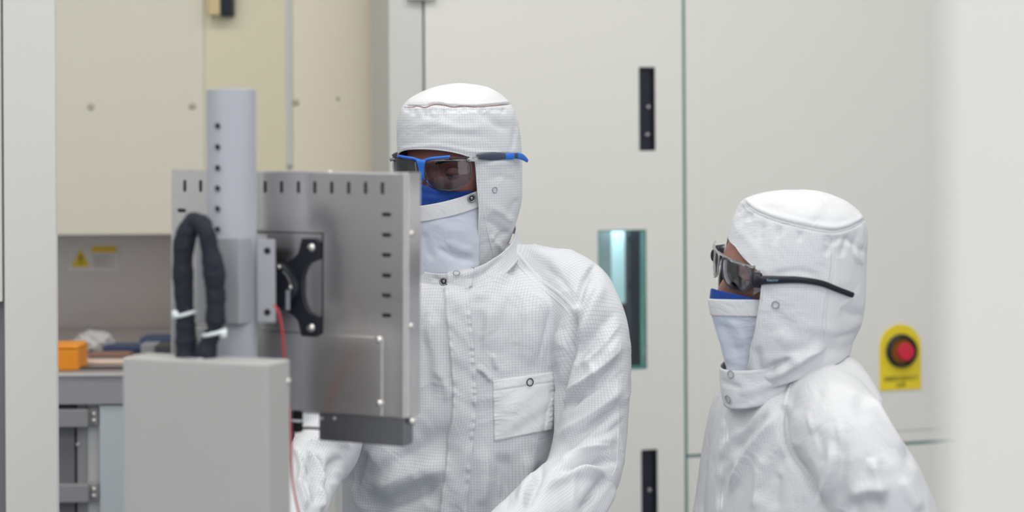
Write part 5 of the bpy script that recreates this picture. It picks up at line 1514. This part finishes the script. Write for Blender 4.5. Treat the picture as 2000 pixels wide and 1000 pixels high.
    for s in (-1, 1):
        out = round_poly([(.0045, .0235), (.030, .0270), (.058, .0255), (.071, .0215), (.0735, .005), (.066, -.014), (.050, -.0215), (.030, -.0225), (.016, -.0175), (.0075, -.005)], 6)
        lens_obj('lens', H, s, out, cur, M['lens_m'], g)
        bm = bmesh.new()
        pr = [H.w(np.array([s * x, cur(x, z) + .0006, z])) for x, z in out]
        tube(bm, pr + [pr[0]], .0006, n=6, cap=False); add_obj('lens_rim', bm, M['g_clear'], g, smooth=True)
        bm = bmesh.new(); tube(bm, [H.w(np.array([s * x, cur(x, .02) + .001, .0275 - .00 * x])) for x in np.linspace(.045, .072, 10)], .0011, n=8); add_obj('top_wire', bm, M['g_black'], g, smooth=True)
        bm = bmesh.new(); tube(bm, [H.w(np.array(p)) for p in [(s * .004, .112, -.006), (s * .009, .109, -.013), (s * .0145, .105, -.0205)]], [.0012, .0018, .0014], n=8); add_obj('nose_pad', bm, M['g_blue'], g, smooth=True)
        bm = bmesh.new(); wv = [H.w(np.array(p)) for p in [(s * .071, .094, .0235), (s * .077, .084, .0245), (s * .080, .076, .0245)]]; tube(bm, wv, [.0028, .0042, .003], n=10); add_obj('hinge', bm, M['g_clear'], g, smooth=True)
        # temple: slate front part, blue grips
        tpts = [(s * .079, .078, .0265), (s * .086, .056, .024), (s * .093, .030, .020), (s * .0985, .008, .0165), (s * .1015, -.010, .0145), (s * .1025, -.026, .0095), (s * .1025, -.040, .0015)]
        W_ = H.w(np.array(tpts)); W_ = np.array([onto(bh, w_, H.r * s, .0045) if k_ > 0 else w_ for k_, w_ in enumerate(W_)]); W_ = catmull(W_, 8)
        def seg(a, b, mt, rads, nm='temple'):
            k0, k1 = int(a * (len(W_) - 1)), int(b * (len(W_) - 1)) + 1
            pts = W_[k0:k1 + 1]; bm = bmesh.new(); rr = np.interp(np.linspace(0, 1, len(pts)), np.linspace(0, 1, len(rads)), rads)
            tube(bm, pts, rr, n=14, flat=(H.r, .45)); add_obj(nm, bm, M[mt], g, smooth=True)
        seg(0, .42, 'g_grey', [.0035, .0055, .0068, .0060, .0045]); seg(.42, .58, 'g_blue', [.0050, .0052, .0052], 'temple_grip'); seg(.58, .68, 'g_grey', [.0048, .0048]); seg(.68, 1.0, 'g_blue', [.0052, .0052, .0050, .0042, .003], 'temple_tip')
M['plain2'] = fabric_mat('pocket_fabric', srgb(228, 229, 231), srgb(180, 183, 188), cell=.0043, wrinkle=.3, mixf=.14)
man()

# ---------------------------------------------------------------- the shorter person
def woman():
    Y = 2.75
    S = Y / FPX
    root = thing('person', 'shorter person in white coverall and hood seen in profile, with dark-armed safety glasses', 'person', (P(1580, 600, Y)[0], Y, 0))
    yh = math.radians(62); yb = math.radians(60)
    H = HeadFrame(P(1527, 526, Y), math.radians(70), pitch=math.radians(4), roll=math.radians(12.5))
    dims = (.070, .090, .106)
    rows = [(740, 1480, 1590), (752, 1448, 1640), (768, 1425, 1672), (790, 1413, 1694), (820, 1406, 1722), (860, 1401, 1745), (900, 1396, 1765), (950, 1391, 1776), (1000, 1388, 1782), (1150, 1388, 1775), (1300, 1385, 1785), (1400, 1400, 1760)]
    tr = Shell(rows, Y, yb, .62)
    tys = np.concatenate([np.linspace(740, 860, 16), np.linspace(880, 1400, 24)])
    armL = ([P(1590, 762, 2.74), P(1622, 795, 2.67), P(1645, 845, 2.62), P(1672, 900, 2.60), P(1708, 965, 2.60), P(1742, 1040, 2.60), P(1720, 1110, 2.58), P(1640, 1150, 2.56), P(1540, 1165, 2.56)],
            [.044, .058, .066, .070, .0715, .066, .058, .050, .042])
    trap = ([P(1575, 735, 2.80), P(1625, 752, 2.74), P(1652, 800, 2.69)], [.048, .052, .056])
    trap2 = ([P(1560, 745, 2.76), P(1600, 790, 2.70), P(1640, 850, 2.66)], [.050, .064, .070])
    A = axes(yb); cx = P(1580, 600, Y); c0 = np.array([cx[0], Y, 0.0])
    sh = lambda s, d, z, f=0.0: c0 + A['r'] * s * d + A['f'] * f + AZ * z
    armR = ([sh(-1, .09, 1.245), sh(-1, .15, 1.21), sh(-1, .175, 1.13, .0), sh(-1, .18, 1.02, .02), sh(-1, .17, .95, .06), sh(-1, .13, .93, .17), sh(-1, .09, .93, .26)], [.044, .056, .060, .058, .052, .046, .038])
    legs = []; boots = []
    for s in (-1, 1):
        b = c0 + A['r'] * s * .085
        legs.append(([b + AZ * .78, b + AZ * .58, b + AZ * .43 + A['f'] * .01, b + AZ * .24, b + AZ * .10], [.105, .095, .080, .074, .064]))
        boots.append(([b + AZ * .095, b + AZ * .052 + A['f'] * .04, b + AZ * .042 + A['f'] * .12], [.058, .048, .039]))
    st = [
        ([(1530, 785), (1530, 840), (1543, 888), (1572, 926), (1600, 985)], -8, 8, 7, .12),
        ([(1560, 790), (1552, 850), (1565, 890)], 3, 8, 12),
        ([(1530, 795), (1490, 850), (1455, 905), (1420, 965)], 6, 9, 15), ([(1545, 870), (1500, 930), (1470, 990)], -4, 14, 14),
        ([(1505, 800), (1460, 850), (1425, 890)], -4, 12, 8), ([(1455, 830), (1420, 870), (1405, 900)], 3, 8, 8),
        ([(1440, 900), (1410, 950), (1398, 995)], -3.5, 9, 9), ([(1520, 920), (1515, 960), (1512, 1000)], -3, 14, 14), ([(1490, 880), (1480, 940), (1470, 1000)], 2.5, 12, 12),
        ([(1625, 860), (1620, 910), (1605, 985)], 5, 14, 9), ([(1645, 850), (1640, 920), (1630, 1000)], -4, 14, 18), ([(1590, 830), (1600, 880), (1610, 920)], -3, 14, 12),
        ([(1700, 890), (1708, 930), (1716, 970)], 4, 14, 10), ([(1685, 760), (1725, 820), (1775, 900)], 4.5, 20, 9), ([(1665, 775), (1705, 840), (1750, 910)], -3.5, 16, 14),
        ([(1715, 775), (1745, 835), (1790, 920)], -4, 7, 10), ([(1650, 1000), (1690, 985), (1735, 990)], -7, 12, 14), ([(1655, 970), (1695, 955), (1740, 962)], 5, 14, 10),
        ([(1760, 930), (1775, 965), (1800, 1000)], 3, 12, 10),
        ([(1628, 800), (1640, 860), (1628, 905), (1606, 985)], 2.2, 9, 3.5), ([(1520, 812), (1470, 880), (1432, 950), (1420, 995)], 2.2, 3, 7), ([(1500, 790), (1450, 850), (1415, 900)], 1.8, 3, 6), ([(1545, 800), (1538, 850), (1552, 895)], -2, 5, 4),
        ([(1690, 770), (1730, 830), (1772, 895), (1800, 950)], 2.0, 9, 3.5), ([(1700, 900), (1712, 940), (1716, 985)], 1.8, 6, 3), ([(1575, 800), (1590, 860), (1600, 900)], 1.6, 8, 4), ([(1480, 905), (1476, 950), (1472, 1000)], 1.6, 6, 3), ([(1600, 770), (1640, 760), (1680, 790)], 2.5, 16, 20),
    ]
    cov = make_coverall('coverall', tr, tys, [armL, armR] + legs, boots + [trap, trap2], yb, Y, st, root, 12, voxel=.0040, smooth=30, nz=.0009, amp=1.7, mats=[M['grid_w'], M['plain']])
    # sleeves drawn without grid, as if bright light washed it out
    me = cov.data; nf = len(me.polygons); cen = np.zeros(nf * 3); me.polygons.foreach_get('center', cen); cen = cen.reshape(-1, 3)
    bv = bvh_of(cov)
    ribbon('raglan_seam', bv, [(1545, 748), (1533, 780), (1529, 820), (1532, 860), (1543, 890), (1560, 914), (1574, 930)], 7, .0014, M['plain'], cov, pucker=.5, seed=4)
    ribbon('front_placket', bv, [(1413, 815), (1410, 860), (1404, 920), (1398, 1010)], 13, .0022, M['grid_w'], cov, pucker=.35, seed=14)
    ribbon('front_zip_edge', bv, [(1424, 812), (1420, 860), (1414, 920), (1408, 1010)], 3, .002, M['plain'], cov, pucker=.4, seed=15)
    # hood
    hrows = [(371, 1548, 1566), (373, 1515, 1590), (377, 1486, 1610), (383, 1464, 1628), (391, 1449, 1648), (402, 1441, 1664), (416, 1435, 1680), (434, 1429, 1690), (470, 1418, 1695), (520, 1406, 1694), (560, 1402, 1693), (600, 1402, 1690), (640, 1404, 1681), (668, 1406, 1668), (692, 1412, 1660, 2, 1.05), (720, 1422, 1645, 2, 1.12), (745, 1438, 1640, 2, 1.18), (775, 1450, 1640, 2, 1.2)]
    hs = Shell(hrows, Y, yh, 1.15)
    brow = lambda th: np.where(th > 0, 476 + 50 * (np.clip(th, 0, 2) / .60), 476 + 22 * (th / .60))
    ek = np.array([(400, .60), (525, .60), (575, .57), (640, .50), (690, .40), (712, .30), (728, .24), (800, .20)])
    edge = lambda y: np.interp(y, ek[:, 0], ek[:, 1])
    seam = [(1449, 388), (1462, 404), (1482, 417), (1515, 430), (1560, 442), (1600, 450), (1628, 453), (1655, 447), (1678, 436), (1692, 424)]
    hst = [(seam, -2.2, 3, 3, .02), ([(a, b - 8) for a, b in seam], 2.5, 7, 5, .05)]
    r2 = np.random.RandomState(5)
    for k in range(12):
        t = k / 12; i = int(t * (len(seam) - 1)); x, y = seam[i]; x += r2.uniform(0, 22); y += 6
        hst.append(([(x, y), (x - r2.uniform(6, 22), y + r2.uniform(22, 60))], -r2.uniform(2.0, 3.8), 5, 8, .4))
    hst += [([(1640, 460), (1668, 475), (1692, 500)], -3, 6, 6), ([(1650, 470), (1672, 500), (1688, 520)], 2, 5, 6),
            ([(1432, 440), (1470, 480), (1485, 510)], 1.5, 10, 10), ([(1500, 540), (1560, 530), (1610, 545)], -2, 8, 8),
            ([(1625, 455), (1627, 520), (1614, 600), (1612, 665)], -2, 3, 4), ([(1618, 460), (1620, 520), (1607, 600), (1604, 660)], 1.6, 5, 3),
            # throat folds
            ([(1478, 672), (1480, 705), (1487, 740)], -7, 9, 6, .35), ([(1488, 734), (1512, 716), (1556, 700)], -13, 7, 15, .35), ([(1488, 745), (1520, 728), (1575, 695), (1620, 668)], 12, 12, 10, .3),
            ([(1520, 640), (1540, 665), (1590, 670)], 3, 16, 14), ([(1560, 640), (1600, 640), (1650, 650)], 2, 14, 14), ([(1500, 600), (1540, 640), (1560, 690)], -2.5, 14, 14),
            ([(1690, 640), (1660, 655), (1620, 662)], -3, 6, 7), ([(1640, 600), (1665, 615), (1690, 610)], -2.5, 10, 9), ([(1600, 690), (1560, 720), (1515, 752)], -3, 6, 6)]
    def backp(x, y, th):
        sy = np.interp(x, [p[0] for p in seam], [p[1] for p in seam])
        crown = y < sy - 1  # crown drops the grid, imitating cloth washed out by brightness
        sx = np.interp(y, [455, 520, 600, 665], [1625, 1626, 1613, 1611])
        back = (x > sx)
        return crown | back | (np.abs(th) > 1.9)
    hd = hood('hood', hs, 371, lambda th: 720 + 36 * np.cos(th) - 8 * np.sin(th), (brow, edge), hst, root, [M['grid_w'], M['plain']], plain_fn=backp, noise=.0015)
    bh = bvh_of(hd)
    ribbon('crown_seam', bh, seam, 4.5, .0012, M['plain'], hd, pucker=.5, seed=21)
    ribbon('back_seam', bh, [(1625, 456), (1627, 480), (1627, 520), (1620, 560), (1613, 600), (1611, 640), (1610, 662)], 5, .0012, M['plain'], hd, pucker=.5, seed=22)
    snap_ring('hood_snap_ring', bh, 1515, 595, .0050, .0008, M['ringgrey'], hd, lift=.001)
    # collar
    Cc = P(1522, 694, Y)
    cst = [([(1405, 745), (1430, 752), (1450, 760)], -3, 4, 4), ([(1410, 795), (1450, 800), (1490, 780)], 2.5, 6, 6), ([(1495, 770), (1520, 755), (1540, 735)], -4, 6, 6), ([(1440, 770), (1480, 760), (1510, 750)], 2, 8, 8)]
    co = collar_obj('collar', Cc, math.radians(64), .072, .0965, .056, .16, -.007, M['grid_w'], cov, cst, seed=3)
    bc = bvh_of(co, cov)
    snap_ring('collar_snap', bc, 1428, 731, .0054, .0008, M['ringgrey'], cov, lift=.0015)
    snap_ring('collar_snap', bc, 1423, 779, .0056, .0010, M['ringgrey'], cov, lift=.0015)
    # collar tab that stands off at the throat
    def tq(s, t):
        a = np.array((1411, 722.)); b = np.array((1452, 712.)); c = np.array((1450, 756.)); d = np.array((1408, 752.))
        return tuple((a * (1 - s) + b * s) * (1 - t) + (d * (1 - s) + c * s) * t)
    # veil, band, blue mask
    A2 = axes(yh); C = P(1521, 540, Y)
    pt = lambda y: -(y - 540) * S
    kz = [0, .03, .05, .075, .10, .13, .16]
    rad = lambda z: (float(np.interp(-z, kz, [.074, .074, .072, .066, .060, .056, .056])), float(np.interp(-z, kz, [.096, .0965, .096, .092, .086, .082, .082])))
    bul = lambda z: float(np.interp(-z, kz, [.022, .0255, .023, .019, .014, .010, .008]))
    vst = [([(1400, 630), (1425, 660), (1440, 700)], -3, 10, 12), ([(1425, 625), (1445, 650), (1450, 680)], 2.5, 8, 10), ([(1395, 640), (1410, 680), (1420, 712)], 2, 6, 6)]
    ve = veil_obj('face_veil', C, A2, rad, lambda t: pt(577), lambda t: pt(728), bul, M['veil'], root, th=1.15, strokes=vst)
    bvv = bvh_of(ve)
    veil_obj('veil_band', C, A2, lambda z: tuple(np.array(rad(z)) + .0015), lambda t: pt(575.5), lambda t: pt(608), bul, M['plain'], ve, th=1.15, m=14, thick=.0012)
    rad2 = lambda z: tuple(np.array(rad(z)) - .0012)
    veil_obj('blue_face_mask', C, A2, rad2, lambda t: pt(556 + 19 * min(1, abs(t) / .7) ** 1.2), lambda t: pt(600), bul, M['bluemask'], root, th=1.1, m=20)
    # body
    hl = P(1540, 1165, 2.56); dl = P(1540, 1165, 2.56) - P(1640, 1150, 2.56)
    hr = armR[0][-1]; drr = armR[0][-1] - armR[0][-2]
    hands = finger_hand(hl, dl, -AZ, 1, .92) + finger_hand(hr, drr, -AZ, -1, .92)
    sk = lambda L, d: (L[0], [max(.019, r - d) for r in L[1]])
    body = body_mesh('body', H, dims, M['skin_l'], None, tr, tys[::3], [sk(armL, .026), sk(armR, .022)], [sk(l, .028) for l in legs], ([H.w(np.array([0, -.02, -.06])), P(1535, 680, Y), P(1540, 790, Y)], [.046, .044, .046]), hands)
    body.parent = root; body.matrix_parent_inverse = Matrix.Translation(-root.location)
    bb = bvh_of(body)
    eyes(H, root, M['skin_l'], y=dims[1] - .022, look=(0, -.1))
    # glasses: clear wraparound front, dark arms
    cur = lambda x, z: .102 - 5.3 * x * x - .06 * abs(z - .012)
    g = None
    bm = bmesh.new(); tube(bm, [H.w(np.array([x, cur(x, .0) + .001, .0325 + .002 * math.cos(x * 60)])) for x in np.linspace(-.066, .066, 40)], .0019, n=10)
    g = add_obj('safety_glasses', bm, M['g_clear'], root, smooth=True); g['label'] = 'clear frame front of dark-armed safety glasses'
    for s in (-1, 1):
        out = round_poly([(.008, .030), (.030, .033), (.052, .031), (.061, .024), (.063, .010), (.058, -.003), (.045, -.0105), (.026, -.010), (.013, -.002), (.008, .010)], 6)
        lens_obj('lens', H, s, out, cur, M['lens_w'], g)
        bm = bmesh.new(); pr = [H.w(np.array([s * x, cur(x, z) + .0008, z])) for x, z in out]
        tube(bm, pr + [pr[0]], .0012, n=8, cap=False); add_obj('lens_rim', bm, M['g_clear'] if s < 0 else M['g_grey'], g, smooth=True)
        # side shield
        V = []; nu, nv = 14, 8
        for j in range(nv):
            for i in range(nu):
                u = i / (nu - 1); v = j / (nv - 1)
                zt = .017 - .003 * u; zb_ = -.024 + .014 * u
                V.append((s * (.064 + .010 * u), .080 - .020 * u, .010 + zt + (zb_ - zt) * v))
        o = np_obj('side_shield', H.w(np.array(V)), grid_faces(nv, nu), M['shield_w'], g); o.modifiers.new('t', 'SOLIDIFY').thickness = .0015
        if s > 0:
            W_ = [H.w(np.array((.0655, .080, .011))), H.w(np.array((.071, .068, .011)))]
            for a, b in ((1492, 547), (1520, 547), (1560, 547), (1600, 553), (1630, 564), (1661, 576)):
                l, n = hit(bh, a, b); W_.append(l + n * .0045)
        else:
            W_ = H.w(np.array([(s * .0655, .080, .011), (s * .074, .062, .010), (s * .081, .035, .009), (s * .087, .010, .008), (s * .091, -.010, .006), (s * .093, -.028, .001), (s * .092, -.045, -.008)]))
            W_ = [onto(bh, w_, H.r * s, .004) if k_ > 1 else w_ for k_, w_ in enumerate(W_)]
        W_ = catmull(np.array(W_), 8); rr = np.interp(np.linspace(0, 1, len(W_)), [0, .1, .2, .35, .6, 1], [.0105, .0110, .0078, .0064, .0048, .0040])
        bm = bmesh.new(); tube(bm, W_, rr, n=16, flat=(H.r, .35)); add_obj('temple', bm, M['g_black'], g, smooth=True)
    for nm in ():
        pass
    bt = bvh_of(*[c for c in g.children if c.name.startswith('temple')])
    l, n = hit(bt, 1509, 547)
    if l is not None:
        ax = H.r * 0 - H.f; ax = ax - n * (ax @ n); ax /= np.linalg.norm(ax); az = np.cross(n, ax)
        if az @ AZ < 0: az = -az; ax = -ax
        text_obj('temple_lettering', 'Reactor', .0052, l + n * .0006, ax, az, M['g_print'], g, ext=.0001, bold=True)
woman()
